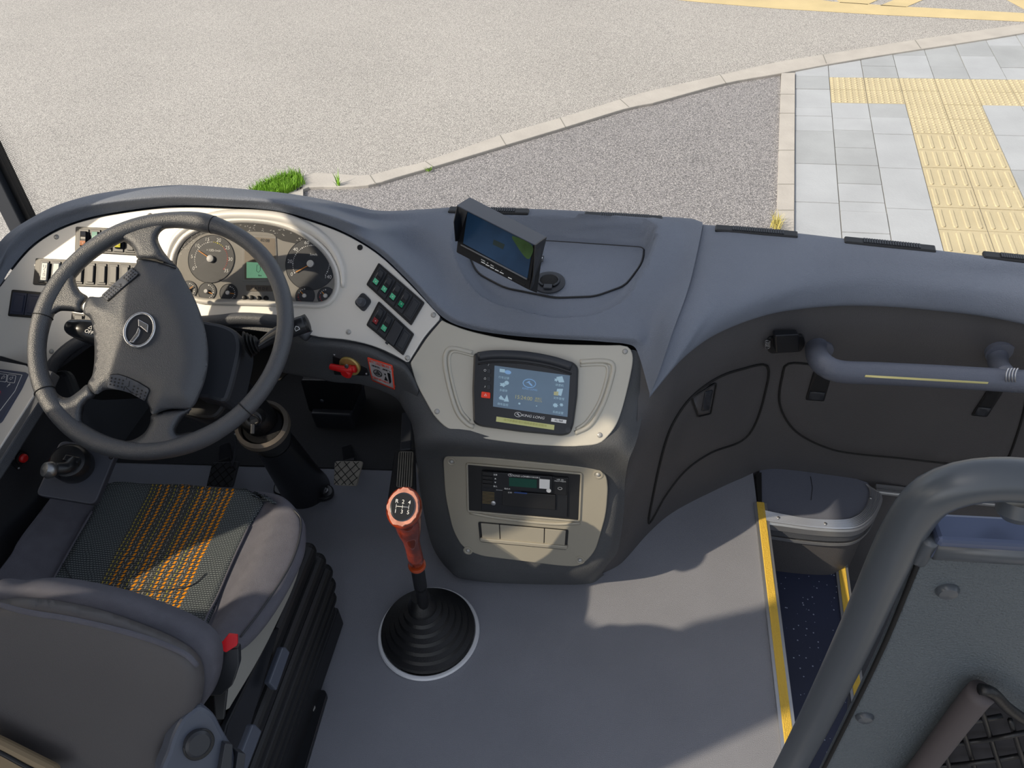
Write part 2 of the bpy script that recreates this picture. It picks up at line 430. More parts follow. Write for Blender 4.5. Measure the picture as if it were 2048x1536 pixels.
# sidewalk grid
O = gp(1588, 403); e2 = (gp(1590, 150) - gp(1588, 403)).normalized(); e1 = Vector((e2.y, -e2.x, 0))
U = (gp(1888, 500) - O).dot(e1) / 3.0
e1r = (gp(1848, 334) - gp(1588, 326)).normalized()
def clip_poly(poly, a, b, keep_left):
    out = []; d = b - a
    sgn = lambda p: (d.x * (p.y - a.y) - d.y * (p.x - a.x)) * (1 if keep_left else -1)
    for i in range(len(poly)):
        p, q = poly[i - 1], poly[i]; sp, sq = sgn(p), sgn(q)
        if (sp >= 0) != (sq >= 0): out.append(p.lerp(q, sp / (sp - sq)))
        if sq >= 0: out.append(q)
    return out
KA, KB = gp(1561, 147), gp(2048, 66)
def gpt(u, v): return O + e1r * (u * U * 1.003) + e2 * (v * U)
base = clip_poly([gpt(0, -9), gpt(22, -9), gpt(22, 22), gpt(0, 22)], KA, KB, False)
st(plate('sidewalk_bed', base, -.846, JOINT, .03))
slV = {SLAB: ([], []), SLABL: ([], []), TACT: ([], [])}
def tile(u0, v0, u1, v1, m, kind=None):
    g = .012
    P = clip_poly([gpt(u0 + g, v0 + g), gpt(u1 - g, v0 + g), gpt(u1 - g, v1 - g), gpt(u0 + g, v1 - g)], KA, KB, False)
    if len(P) < 3: return
    V, Fc = slV[m]; s = len(V); n = len(P); z = -.84 + random.uniform(-.0015, .0015)
    V += [Vector((p.x, p.y, z)) for p in P] + [Vector((p.x, p.y, z - .02)) for p in P]
    Fc += [[s + i for i in range(n)]] + [[s + i, s + (i + 1) % n, s + n + (i + 1) % n, s + n + i] for i in range(n)]
    if kind == 'bar':
        for k in range(4):
            u = u0 + (k + .5) / 4 * (u1 - u0); bump(V, Fc, u, .045, v0 + .1, v1 - .1, z)
    if kind == 'dot':
        for a in range(6):
            for b_ in range(6):
                if b_ % 1 == 0: stud(V, Fc, u0 + (a + .5) / 6, v0 + (b_ + .5) / 6, z)
def bump(V, Fc, u, hw, va, vb, z):
    s = len(V); ring = []
    for k in range(8):
        a = math.pi * k / 7; ring.append((u + hw * math.cos(a), vb - hw + hw * math.sin(a)))
    for k in range(8):
        a = math.pi + math.pi * k / 7; ring.append((u + hw * math.cos(a), va + hw + hw * math.sin(a)))
    for sc_, zz in ((1, z), (.75, z + .006)):
        for x, y in ring:
            p = gpt(u + (x - u) * sc_, y); V.append(Vector((p.x, p.y, zz)))
    n = 16; Fc += [[s + n + i for i in range(n)]] + [[s + i, s + (i + 1) % n, s + n + (i + 1) % n, s + n + i] for i in range(n)]
def stud(V, Fc, u, v, z):
    s = len(V)
    for r, zz in ((.045, z), (.028, z + .006)):
        for k in range(6):
            a = math.pi * k / 3; p = gpt(u + r * math.cos(a), v + r * math.sin(a)); V.append(Vector((p.x, p.y, zz)))
    Fc += [[s + 6 + i for i in range(6)]] + [[s + i, s + (i + 1) % 6, s + 6 + (i + 1) % 6, s + 6 + i] for i in range(6)]
for v in range(-6, 16):
    for u in range(0, 14):
        if (v >= 6 and v < 8 and u >= 1): tile(u, v, u + 1, v + 1, TACT, 'dot')
        elif u in (3, 4) and v < 6: tile(u, v, u + 1, v + 1, TACT, 'dot' if v >= 4 else 'bar')
def col_slabs(u, cuts):
    for a, b in zip(cuts, cuts[1:]): tile(u, a, u + 1, b, random.choice([SLAB, SLABL]))
col_slabs(0, [-6, -4, -2, 0, 2, 4, 5, 5.6, 7, 8.05, 9.4, 11, 13])
col_slabs(1, [-5, -3, -1.3, -.35, .1, 1, 2, 3, 4.1, 4.9, 6])
col_slabs(2, [-6, -4, -2, -.15, 1.9, 3.9, 5, 6])
for u in range(5, 14): col_slabs(u, [-6, -4, -2, 0, 2, 4, 6] if u % 2 else [-5, -3, -1, 1, 3, 5, 6])
for u in range(1, 14): col_slabs(u, [8, 10, 12, 14, 16] if u % 2 else [8, 9, 11, 13, 15])
for m_, nm in ((SLAB, 'sidewalk_slabs'), (SLABL, 'sidewalk_slabs'), (TACT, 'tactile_paving')):
    V, Fc = slV[m_]; st(mk(nm, V, Fc, m_))
# yellow road markings
def mark(pts): st(plate('road_marking', [gp(*p, z=-.866) for p in pts], -.866, MARK, .002))
mark([(1300, -6), (1410, 5), (1556, 17), (1756, 29), (2048, 43), (2300, 58), (2300, 40), (2048, 26), (1808, 13), (1665, 3), (1560, -12), (1300, -20)])
mark([(1640, -30), (1680, 5), (1735, 9), (1820, -30)]); mark([(1760, 11), (1812, 14), (1915, -30), (1860, -30)])
mark([(1960, -30), (2048, 18), (2300, 120), (2300, 80), (2048, -5), (2010, -30)])
# dusty patch at the kerb
# grass
def blades(name, base_fn, n, h0, h1, m, label, spread=.02, wd=.0025):
    V, Fc = [], []
    for i in range(n):
        b = base_fn(); a = random.uniform(0, 6.28); L = random.uniform(h0, h1); lean = Vector((random.gauss(0, .3), random.gauss(0, .3), 0)) * L
        s = Vector((math.cos(a), math.sin(a), 0)) * wd
        k = len(V); mid = b + lean * .35 + Vector((0, 0, L * .6)); tip = b + lean + Vector((0, 0, L))
        V += [b - s, b + s, mid + s * .7, mid - s * .7, tip]; Fc += [[k, k + 1, k + 2, k + 3], [k + 3, k + 2, k + 4]]
    o = mk(name, V, Fc, m); tag(o, label, 'grass'); return o
def tri_fn(pts):
    P = [gp(*p, z=-.84) for p in pts]
    def f_():
        i = random.randrange(1, len(P) - 1); r1, r2 = random.random(), random.random()
        if r1 + r2 > 1: r1, r2 = 1 - r1, 1 - r2
        return P[0] + (P[i] - P[0]) * r1 + (P[i + 1] - P[0]) * r2
    return f_
blades('grass_tuft', tri_fn([(500, 392), (540, 372), (588, 352), (606, 358), (612, 372), (585, 388), (545, 400)]), 2600, .03, .09, GRASS, 'dense bright green grass tuft in the kerb corner above the dashboard arch')['kind'] = 'thing'
blades('weed', tri_fn([(672, 372), (682, 372), (678, 378)]), 14, .05, .13, GRASS, 'single small green weed at the kerb right of the big grass tuft', wd=.005)
blades('weed', tri_fn([(848, 341), (866, 340), (858, 344)]), 20, .02, .04, GRASS, 'tiny flat weed on the bend of the curved kerb')
blades('dry_grass_tuft', tri_fn([(1540, 455), (1556, 440), (1558, 480)]), 90, .05, .12, GRASSD, 'yellowish dry grass tuft beside the straight kerb strip')

# ================================================================ CAB SHELL
# floor with the step well cut out on the door side (x > .40)
st(plate('floor', [(-1.5, -1.2), (.395, -1.2), (.395, 1.50), (.40, 1.95), (-1.5, 1.95)], 0, FLOORM, .04))
st(plate('floor', [(-1.5, 1.30), (-.55, 1.36), (-.55, 1.95), (-1.5, 1.95)], .004, mat('shaded_footwell_floor', '#202124', .7, grain=.3, gscale=400), .006))  # floor overlay coloured dark for the shade under the dash
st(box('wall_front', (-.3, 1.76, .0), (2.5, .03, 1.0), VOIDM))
st(box('wall_right', (1.9, .7, .2), (.04, 2.4, 1.1), WALLP))

# ================================================================ DASHBOARD
dash = thing('dashboard', 'full-width blue-grey grained dashboard under the windscreen', 'dashboard', (0, 1.3, 0))
def y_(p, y): return at(p[0], p[1], y=y)
TOPS = [  # inner edge, lip, crest, mid, outer edge against the windscreen
 (A.pt(-60, 640), A.pt(-70, 615, .012), A.pt(-62, 570, .028), A.pt(-52, 545, .02), A.pt(-42, 522, -.012)),
 (A.pt(0, 570), A.pt(-7, 552, .012), A.pt(0, 520, .028), A.pt(-1, 502, .02), A.pt(0, 484, -.012)),
 (A.pt(22, 537), A.pt(14, 520, .012), A.pt(22, 486, .028), A.pt(20, 475, .02), A.pt(18, 466, -.012)),
 (A.pt(64, 490), A.pt(56, 476, .012), A.pt(60, 453, .028), A.pt(57, 447, .02), A.pt(55, 441, -.012)),
 (A.pt(120, 455), A.pt(115, 443, .012), A.pt(120, 426, .028), A.pt(119, 417, .02), A.pt(118, 409, -.012)),
 (A.pt(200, 430), A.pt(197, 419, .012), A.pt(200, 407, .028), A.pt(199, 397, .02), A.pt(198, 388, -.012)),
 (A.pt(330, 412), A.pt(330, 405, .012), A.pt(332, 394, .028), A.pt(332, 384, .02), A.pt(332, 374, -.012)),
 (A.pt(450, 413), A.pt(452, 406, .012), A.pt(450, 398, .028), A.pt(450, 389, .02), A.pt(450, 380, -.012)),
 (A.pt(560, 423), A.pt(563, 416, .012), A.pt(566, 408, .026), A.pt(572, 402, .018), at(578, 393, z=.825)),
 (A.pt(640, 445), A.pt(645, 438, .012), A.pt(655, 428, .022), at(664, 418, z=.80), at(680, 412, z=.79)),
 (A.pt(700, 470), A.pt(708, 463, .012), A.pt(722, 452, .014), at(738, 438, z=.765), at(752, 426, z=.765)),
 (A.pt(760, 508), A.pt(770, 501, .012), at(800, 480, z=.74), at(840, 450, z=.75), at(850, 423, z=.752)),
 (A.pt(820, 565), A.pt(832, 560, .012), at(865, 530, z=.72), at(893, 480, z=.738), at(905, 421, z=.75)),
 (A.pt(885, 634), A.pt(895, 624, .012), at(918, 590, z=.70), at(938, 505, z=.732), at(960, 422, z=.75)),
 (B.pt(940, 658), B.pt(950, 647, .012), at(968, 608, z=.69), at(990, 520, z=.728), at(1020, 424, z=.75)),
 (B.pt(1010, 673), B.pt(1015, 662, .012), at(1030, 618, z=.69), at(1050, 525, z=.728), at(1090, 426, z=.75)),
 (B.pt(1100, 683), B.pt(1103, 671, .012), at(1112, 625, z=.69), at(1130, 530, z=.728), at(1170, 430, z=.75)),
 (B.pt(1200, 687), B.pt(1205, 674, .012), at(1205, 625, z=.69), at(1215, 535, z=.728), at(1250, 436, z=.75)),
 (B.pt(1262, 690), B.pt(1272, 674, .012), at(1278, 622, z=.69), at(1295, 535, z=.728), at(1330, 441, z=.75)),
 (B.pt(1278, 712), B.pt(1298, 695, .008), at(1322, 625, z=.695), at(1355, 535, z=.728), at(1382, 445, z=.75)),
 (at(1300, 790, z=.60), at(1318, 745, z=.645), at(1345, 665, z=.70), at(1380, 565, z=.73), at(1405, 452, z=.752))]
rails = [[s[k] for s in TOPS] for k in range(5)]
rails.append([s[4] + Vector((0, .05, -.03)) for s in TOPS]); rails.append([s[4] + Vector((0, .12, -.25)) for s in TOPS])
# recessed tray on top of the centre dome
REC = rpx([(905, 500), (928, 458), (1100, 456), (1312, 476), (1296, 535), (1250, 590), (1180, 612), (1090, 612), (985, 590), (930, 560)], 30)
REC3 = [at(x, y, z=.72) for x, y in REC]; REC2 = [(p.x, p.y) for p in REC3]
def in_poly(p, poly):
    r = False; j = len(poly) - 1
    for i in range(len(poly)):
        if (poly[i][1] > p[1]) != (poly[j][1] > p[1]) and p[0] < (poly[j][0] - poly[i][0]) * (p[1] - poly[i][1]) / (poly[j][1] - poly[i][1]) + poly[i][0]: r = not r
        j = i
    return r
ybk = max(p[1] for p in REC2); yfr = min(p[1] for p in REC2)
def tray(p, u, v):
    if p.z > .62 and in_poly((p.x, p.y), REC2):
        d = edist((p.x, p.y), REC2); k = (p.y - yfr) / (ybk - yfr)
        t = min(1, d / (.009 + .03 * (1 - k))); t = t * t * (3 - 2 * t)
        return p - Vector((0, 0, (.006 + .034 * k) * t))
    if p.z > .62 and p.x > -.45:
        d = edist((p.x, p.y), REC2)
        if d < .065 and p.y < ybk - .005: return p + Vector((0, 0, .013 * (1 - d / .065) * min(1, (p.x + .45) / .15)))
    return p
top = loft('dash_top', rails, 9, 22, LEATHER, dash, fn=tray)
RT = [
 (at(1300, 790, z=.60), at(1345, 665, z=.692), at(1380, 565, z=.722), at(1405, 454, z=.745)),
 (at(1345, 735, z=.645), at(1392, 650, z=.70), at(1425, 560, z=.728), at(1450, 458, z=.752)),
 (at(1380, 700, z=.655), at(1430, 630, z=.70), at(1490, 550, z=.728), at(1530, 465, z=.752)),
 (at(1430, 665, z=.66), at(1490, 608, z=.70), at(1550, 545, z=.728), at(1600, 472, z=.752)),
 (at(1500, 635, z=.66), at(1560, 588, z=.70), at(1620, 535, z=.728), at(1680, 481, z=.752)),
 (at(1580, 615, z=.66), at(1640, 573, z=.70), at(1700, 530, z=.728), at(1760, 490, z=.752)),
 (at(1700, 605, z=.66), at(1750, 568, z=.70), at(1800, 535, z=.728), at(1850, 501, z=.752)),
 (at(1850, 612, z=.66), at(1880, 578, z=.70), at(1920, 545, z=.728), at(1950, 513, z=.752)),
 (at(2048, 640, z=.66), at(2060, 600, z=.70), at(2075, 560, z=.728), at(2090, 528, z=.752)),
 (at(2400, 740, z=.66), at(2400, 690, z=.70), at(2400, 640, z=.728), at(2400, 590, z=.752))]
rr_ = [[s[k] for s in RT] for k in range(4)]
under = [[s[0] + Vector((0, .045, -.012)) for s in RT], [s[0] + Vector((0, .012, -.016)) for s in RT]]
rr_ = under + rr_ + [[s[3] + Vector((0, .04, -.03)) for s in RT], [s[3] + Vector((0, .1, -.25)) for s in RT]]
rtop = loft('dash_top', rr_, 8, 8, LEATHER, dash)

# console body behind the fascias
def shiftf(p, dy, dx=0, dz=0): return p + Vector((dx, dy, dz))
BT = [  # rows top -> floor : knee edge, left flat edge, centre, right flat edge, right roll
 (B.pt(800, 735, -.03), B.pt(826, 700, -.006), B.pt(1000, 690, -.006), B.pt(1130, 700, -.006), B.pt(1268, 700, -.006), B.pt(1283, 722, -.006)),
 (B.pt(797, 795, -.045), B.pt(830, 765, -.006), B.pt(1000, 760, -.006), B.pt(1130, 770, -.006), B.pt(1266, 775, -.006), B.pt(1290, 790, -.016)),
 (B.pt(822, 845, -.04), B.pt(858, 830, -.006), B.pt(1000, 830, -.006), B.pt(1130, 840, -.006), B.pt(1248, 855, -.006), B.pt(1275, 875, -.02)),
 (B.pt(830, 890, -.035), B.pt(880, 885, -.006), B.pt(1000, 893, -.006), B.pt(1130, 900, -.006), B.pt(1228, 900, -.006), B.pt(1258, 920, -.02)),
 (RP.pt(834, 930, -.04), RP.pt(882, 918, -.006), RP.pt(1000, 922, -.006), RP.pt(1120, 935, -.006), RP.pt(1222, 955, -.006), RP.pt(1250, 965, -.02)),
 (RP.pt(843, 1000, -.045), RP.pt(886, 985, -.006), RP.pt(1000, 995, -.006), RP.pt(1120, 1005, -.006), RP.pt(1222, 1015, -.006), RP.pt(1248, 1020, -.03)),
 (RP.pt(862, 1085, -.05), RP.pt(912, 1080, -.006), RP.pt(1000, 1090, -.006), RP.pt(1120, 1100, -.006), RP.pt(1208, 1100, -.006), RP.pt(1236, 1100, -.04)),
 (RP.pt(884, 1125, -.06), RP.pt(935, 1122, -.012), RP.pt(1000, 1135, -.012), RP.pt(1100, 1145, -.012), RP.pt(1190, 1138, -.012), RP.pt(1215, 1130, -.05)),
 (at(905, 1146, z=.03), at(935, 1156, z=.03), at(1000, 1162, z=.03), at(1100, 1165, z=.03), at(1178, 1162, z=.03), at(1205, 1145, z=.03)),
 (at(912, 1150, z=.0), at(938, 1160, z=.0), at(1000, 1166, z=.0), at(1100, 1169, z=.0), at(1180, 1167, z=.0), at(1208, 1150, z=.0))]
colr = [[r[k] for r in BT] for k in range(6)]
inner0 = [p + Vector((.05, .28, 0)) for p in colr[0]]; inner1 = [p + Vector((.012, .05, 0)) for p in colr[0]]
body = loft('console_body', [inner0, inner1] + colr, 6, 7, BODY, dash)
# knee bolster left of the console, below the gauge fascia
KT = [((575, 655), (560, 690), (560, 720), (565, 745), 1.17), ((612, 672), (612, 692), (622, 728), (640, 758), 1.15), ((650, 678), (650, 694), (655, 735), (668, 764), 1.145),
      ((690, 682), (692, 698), (692, 735), (700, 766), 1.135), ((740, 692), (742, 708), (732, 745), (728, 770), 1.125), ((785, 712), (783, 728), (770, 760), (764, 782), 1.115), ((812, 728), (814, 745), (802, 775), (796, 800), 1.10), ((838, 768), (836, 785), (826, 815), (820, 842), 1.09)]
K0 = [A.pt(*a[0], -.006) for a in KT]; K1 = [at(*a[1], y=a[4] - .008) for a in KT]; K2 = [at(*a[2], y=a[4]) for a in KT]; K3 = [at(*a[3], y=a[4] + .008) for a in KT]
K4 = [p + Vector((.0, .02, -.004)) for p in K3]; K5 = [p + Vector((.0, .12, .01)) for p in K3]
knee = loft('knee_bolster', [K0, K1, K2, K3, K4, K5], 8, 7, BODY, dash)
# backing behind the gauge fascia
slab('fascia_backing', [(-60, 640), (0, 572), (64, 492), (120, 457), (200, 432), (330, 414), (450, 415), (560, 425), (700, 472), (820, 567), (885, 640), (830, 745), (700, 700), (600, 672), (430, 650), (190, 680), (100, 745), (-60, 720)], A, -.02, -.008, BAND, dash)
# right flank and front wall below the right top
def vr(top_, bot, n=5, bow=0):
    a, b = top_, bot; return [a.lerp(b, i / (n - 1)) + Vector((0, bow * math.sin(math.pi * i / (n - 1)), 0)) for i in range(n)]
FW = [vr(BT[0][5] + Vector((.0, .0, .0)), BT[9][5], 7)]
FW = [[BT[i][5] + Vector((-.004, .004, 0)) for i in (0, 2, 4, 5, 6, 8, 9)],
      vr(at(1312, 775, z=.61), at(1243, 1126, z=0), 7), vr(at(1345, 745, z=.635), at(1300, 1063, z=0), 7), vr(at(1385, 708, z=.645), at(1350, 1022, z=0), 7, .01), vr(at(1440, 672, z=.65) , at(1425, 983, z=0), 7, .015),
      vr(at(1510, 642, z=.65), at(1480, 958, z=0), 7, .02), vr(at(1590, 622, z=.65), at(1540, 938, z=0), 7, .01), vr(at(1700, 612, z=.65), at(1660, 950, z=0), 7), vr(at(1850, 620, z=.65), at(1800, 972, z=0), 7),
      vr(at(2050, 650, z=.65), at(2010, 1005, z=0), 7), vr(at(2400, 745, z=.65), at(2380, 1090, z=0), 7)]
for r in FW[1:]:
    r[0] = r[0] + Vector((0, .03, 0))
fwall = loft('front_wall_panel', FW, 4, 7, WALLP, dash)
side = bvh(fwall)
def onw(px, py, off=0): return side(px, py, off)
# extend the wall below floor level beside the step well
wb = [[r[-1], r[-1] + Vector((0, 0, -.5))] for r in FW[5:]]
loft('step_well_front_panel', wb, 4, 4, WALLP, dash)

# --- silver fascias
def fpatch(name, out, pl, m, off=.003, th=.006, w=6, hh=.0025, parent=dash, step=16, holes=()):
    return slab(name, out, pl, off - th, off, m, parent, bevel=.002)
FA = spx([(-60, 642), (0, 573), (24, 540), (66, 493), (122, 458), (200, 434), (330, 416), (450, 417), (560, 427), (640, 449), (700, 474), (760, 512), (820, 569), (868, 620), (880, 633)], 90, False) + \
     spx([(878, 640), (850, 672), (832, 700), (817, 724)], 12, False) + spx([(812, 724), (780, 706), (740, 690), (690, 679), (640, 674), (600, 664), (560, 648), (500, 640), (430, 640), (300, 650), (190, 672), (150, 690), (118, 722), (104, 742)], 50, False) + [(60, 730), (0, 712), (-60, 705)]
fasA = fpatch('gauge_fascia', FA, A, SILVER, step=18)
FB = spx([(884, 640), (900, 648), (940, 662), (1010, 677), (1100, 687), (1200, 690), (1240, 690)], 40, False) + spx([(1255, 693), (1264, 704), (1265, 730), (1252, 790), (1236, 842), (1218, 870), (1195, 888), (1150, 893)], 30, False) + \
     spx([(1130, 893), (1050, 888), (960, 876), (905, 862), (872, 836), (850, 800), (832, 765), (822, 732)], 40, False) + spx([(821, 725), (836, 702), (854, 675), (880, 644)], 10, False)
SILVERB = mat('darker_silver_screen_fascia', '#bfbbaf', .42, metal=.15, var=.02)  # darker, warmer copy of the gauge fascia silver
fasB = fpatch('screen_fascia', FB, B, SILVERB, step=18)
FR = rpx([(886, 916), (905, 908), (1185, 936), (1212, 948), (1216, 975), (1212, 1030), (1190, 1105), (1160, 1134), (1120, 1132), (960, 1112), (925, 1096), (905, 1060), (890, 990)], 22)
fasR = fpatch('radio_fascia', FR, RP, SILVERD, off=.004, step=16)
for x, y in ((113, 474), (300, 431), (697, 664), (867, 630), (815, 716), (103, 703)): screw(x, y, A.pt(x, y, .003), A.n, .0055, SCREWM, fasA)
screw(720, 495, A.pt(720, 495, .003), A.n, .006, DARK, fasA, False)
for x, y in ((1250, 703), (1199, 870), (874, 823)): screw(x, y, B.pt(x, y, .003), B.n, .0055, SCREWM, fasB)
for x, y in ((903, 923), (1196, 949), (936, 1101), (1160, 1120)):
    lathe('screw_cup', [(.011, -.001), (.011, .0012), (.008, .0016), (.0065, .0006), (.0001, .0006)], RP.pt(x, y, .004), RP.n, SILVERD, fasR, seg=20)
    screw(x, y, RP.pt(x, y, .0045), RP.n, .0048, SCREWM, fasR)
# pressed grooves either side of the screen
def path_on(pl, pts, off, n=None): return [pl.pt(x, y, off) for x, y in spx(pts, n or len(pts) * 6, False)]
GRV = mat('silver_shadow_groove', '#8d8a84', .5, metal=.3)
for pts in ([(945, 706), (905, 697), (892, 706), (890, 730), (900, 780), (915, 825), (935, 848), (948, 853)], [(1160, 724), (1205, 722), (1226, 730), (1222, 760), (1205, 810), (1180, 850), (1150, 866)]):
    tube('pressed_rib', path_on(B, pts, .003), .005, SILVERB, fasB, n=0, seg=10)
for pts in ([(950, 712), (912, 703), (900, 710), (899, 732), (908, 778), (922, 820), (940, 842)], [(1160, 731), (1203, 729), (1215, 736), (1212, 762), (1197, 806), (1173, 843), (1152, 858)]):
    tube('pressed_rib', path_on(B, pts, .0025), .0035, SILVERB, fasB, n=0, seg=8)
# pocket slot under the radio (three blanking plates)
qs = [(956, 1044), (1137, 1060), (1134, 1100), (960, 1084)]
slab('pocket_recess', rpx(qs, 4), RP, .0045, .006, DARK, fasR)
for a, b in ((.03, .23), (.24, .73), (.74, .97)):
    slab('blanking_plate', qcell(qs, a, .06, b, .8), RP, .005, .0085, SILVERD, fasR, bevel=.0008)
slab('pocket_ledge', qcell(qs, 0, .82, 1.0, 1.0), RP, .005, .012, SILVERD, fasR, bevel=.002)
tube('fascia_rib', path_on(RP, [(940, 1025), (1000, 1036), (1100, 1047), (1160, 1046)], .004), .004, SILVERD, fasR, n=0)

# tray lid, cup ring, vents
topb = bvh(top)
LID = rpx([(938, 512), (945, 482), (1100, 484), (1291, 497), (1285, 528), (1252, 572), (1190, 594), (1110, 597), (1010, 577), (955, 548)], 16)
lid = patch('tray_lid', LID, topb, LEATHER, dash, off=.003, thick=.004, step=12, bevel=.0012)
tube('lid_gap', [topb(x, y, .002) for x, y in LID], .0022, RUBBER, dash, n=0, closed=True, seg=6)
pc = topb(1098, 566, .004); lt = bvh(lid); pc = lt(1098, 566, 0); nn = Vector((0, -.1, 1)).normalized()
lathe('finger_ring', [(.034, 0), (.034, .003), (.030, .005), (.022, .005), (.020, .002)], pc, nn, GREYP, lid, seg=36)
lathe('finger_pull', [(.019, .002), (.019, .0062), (.017, .007), (.0001, .007)], pc, nn, VOIDM, lid, seg=30)
tube('latch_rim', [pc + Vector((.021 * math.cos(a), .021 * math.sin(a), .007)) for a in [R_(-60 + 300 * i / 20) for i in range(21)]], .0022, GREYP, lid, n=0)
box('latch_tongue', pc + Vector((0, -.022, .0065)), (.018, .014, .004), GREYP, lid, bevel=.001)
for i, (a, b) in enumerate((((895, 421), (1056, 425)), ((1168, 431), (1325, 440)), ((1432, 458), (1598, 472)), ((1692, 482), (1876, 501)), ((1972, 512), (2140, 530)))):
    zz = .757
    p = at(*a, z=zz); q_ = at(*b, z=zz); v = tag(thing('defroster_vent', ['black slotted air vent by the windscreen, just behind the tilted monitor', 'black slotted air vent by the windscreen between monitor and centre ridge', 'black slotted air vent by the windscreen, first one right of the centre ridge', 'black slotted air vent by the windscreen below the tactile paving edge', 'black slotted air vent by the windscreen at the far right edge'][i], 'air vent', (p + q_) / 2), group='defroster vents along the windscreen base')
    d = (q_ - p); ln = d.length; d.normalize(); ang = math.atan2(d.y, d.x); rot = Matrix.Rotation(ang, 3, 'Z')
    box('vent_housing', (p + q_) / 2 + Vector((0, .012, -.006)), (ln, .024, .009), DARK, v, rot, bevel=.003)
    for k in range(22):
        c_ = p.lerp(q_, .22 + .6 * k / 21) + Vector((0, .012, -.001)); box('slat', c_, (.0035, .016, .003), GREYP, v, rot, bevel=0)

# doors and fittings in the front wall
hatch = [(1297, 1046), (1306, 985), (1325, 900), (1345, 845), (1380, 795), (1430, 757), (1480, 738), (1534, 731), (1528, 790), (1508, 850), (1480, 882), (1420, 905), (1370, 940), (1330, 990)]
hd = hp = patch('hatch_door', spx(hatch, 70), side, WALLP, dash, off=.001, thick=.003, step=16, bevel=.0015)
tube('door_gap', [side(x, y, .002) for x, y in spx(hatch, 90)], .0028, VOIDM, hd, n=0, closed=True, seg=6)
hs = bvh(hp)
lq = [(1403, 771), (1431, 765), (1420, 826), (1393, 832)]
patch('latch_plate', rpx(lq, 3), hs, WALLP, hd, off=.002, thick=.002, step=12)
tube('latch_rim', [hs(x, y, .003) for x, y in rpx(lq, 4)], .0018, RUBBER, hd, n=0, closed=True, seg=6)
patch('latch_slot', rpx([(1408, 782), (1424, 778), (1416, 818), (1401, 821)], 3), hs, GREYP, hd, off=.004, thick=.002, step=8)
hatch2 = [(1577, 726), (1640, 729), (1760, 736), (1900, 750), (2046, 778), (2052, 800), (2040, 850), (2018, 912), (2000, 934), (1900, 926), (1800, 915), (1700, 905), (1650, 893), (1600, 868), (1572, 838), (1558, 800), (1564, 752)]
h2 = h2p = patch('glovebox_door', spx(hatch2, 90), side, WALLP, dash, off=.001, thick=.003, step=22, bevel=.0015)
tube('door_gap', [side(x, y, .002) for x, y in spx(hatch2, 120)], .0026, VOIDM, h2, n=0, closed=True, seg=6)
h2s = bvh(h2p)
for q4 in ([(1627, 742), (1664, 745), (1648, 801), (1611, 798)], [(1978, 774), (2010, 776), (1974, 832), (1942, 829)]):
    lp = h2; patch('latch', rpx(q4, 3), h2s, DARK, h2, off=.003, thick=.004, step=10)
    patch('latch_button', [quadp(q4, .1, .68), quadp(q4, .9, .68), quadp(q4, .9, .95), quadp(q4, .1, .95)], h2s, GREYP, lp, off=.005, thick=.002, step=10)
# latch catch above
ct = thing('wall_catch', 'small black catch bracket on the wall left of the grab rail', 'catch', onw(1572, 690))
rot0 = Matrix.Rotation(R_(-3), 3, 'Y')
cc_ = onw(1572, 690); cn = side.n.copy()
slabc = Pl(cc_, cn)
slab('bracket', rpx([(1537, 676), (1608, 672), (1611, 690), (1602, 704), (1540, 708), (1531, 694)], 6), slabc, -.004, .006, DARK, ct, bevel=.002)
slab('body', rpx([(1550, 672), (1600, 670), (1598, 705), (1552, 707)], 5), slabc, .004, .022, DARKG, ct, bevel=.004)
tube('spring', [slabc.pt(1535 + 5 * math.cos(a), 690 + 14 * (a / 25) - 8 + 4 * math.sin(a), .012) for a in [i * .5 for i in range(50)]], .0012, STEEL, ct, n=0, seg=5)
# grab rail
gr = thing('grab_rail', 'blue-grey grab rail with a pale yellow strip across the front wall', 'rail', onw(1800, 740))
a0, a1 = onw(1640, 700), onw(2000, 705)
rl = 1.185
pts = [a0 + Vector((-.005, .03, .02)), at(1632, 703, y=a0.y - .03), at(1646, 728, y=rl + .02), at(1680, 743, y=rl), at(1760, 747, y=rl), at(1900, 754, y=rl), at(2048, 763, y=rl), at(2300, 778, y=rl)]
rail = tube('rail_tube', pts, .0225, GRAB, gr, seg=20, n=60)
tube('standoff', [a1 + Vector((0, .03, .01)), at(1997, 728, y=a1.y - .03), at(2012, 752, y=rl)], .019, GRAB, gr, seg=18)
for p_ in (a0, a1): lathe('rail_flange', [(.028, -.01), (.028, .004), (.022, .006)], p_, Vector((0, -1, -.1)), GRAB, gr)
rb = bvh(rail)
patch('yellow_strip', [(1731, 750), (1977, 764), (1975, 768), (1729, 754)], rb, mat('pale_yellow_tape', '#d9cf8e', .5), gr, off=.0005, thick=.0006, step=12)
for k in range(4): tube('grip_ring', [at(2020 + 6 * k + 8 * math.cos(t), 756 + 20 * math.sin(t), y=rl - .0225 + .012 * abs(math.sin(t))) for t in [R_(100 + 160 * i / 10) for i in range(11)]], .0015, ALU, gr, n=0, seg=5)

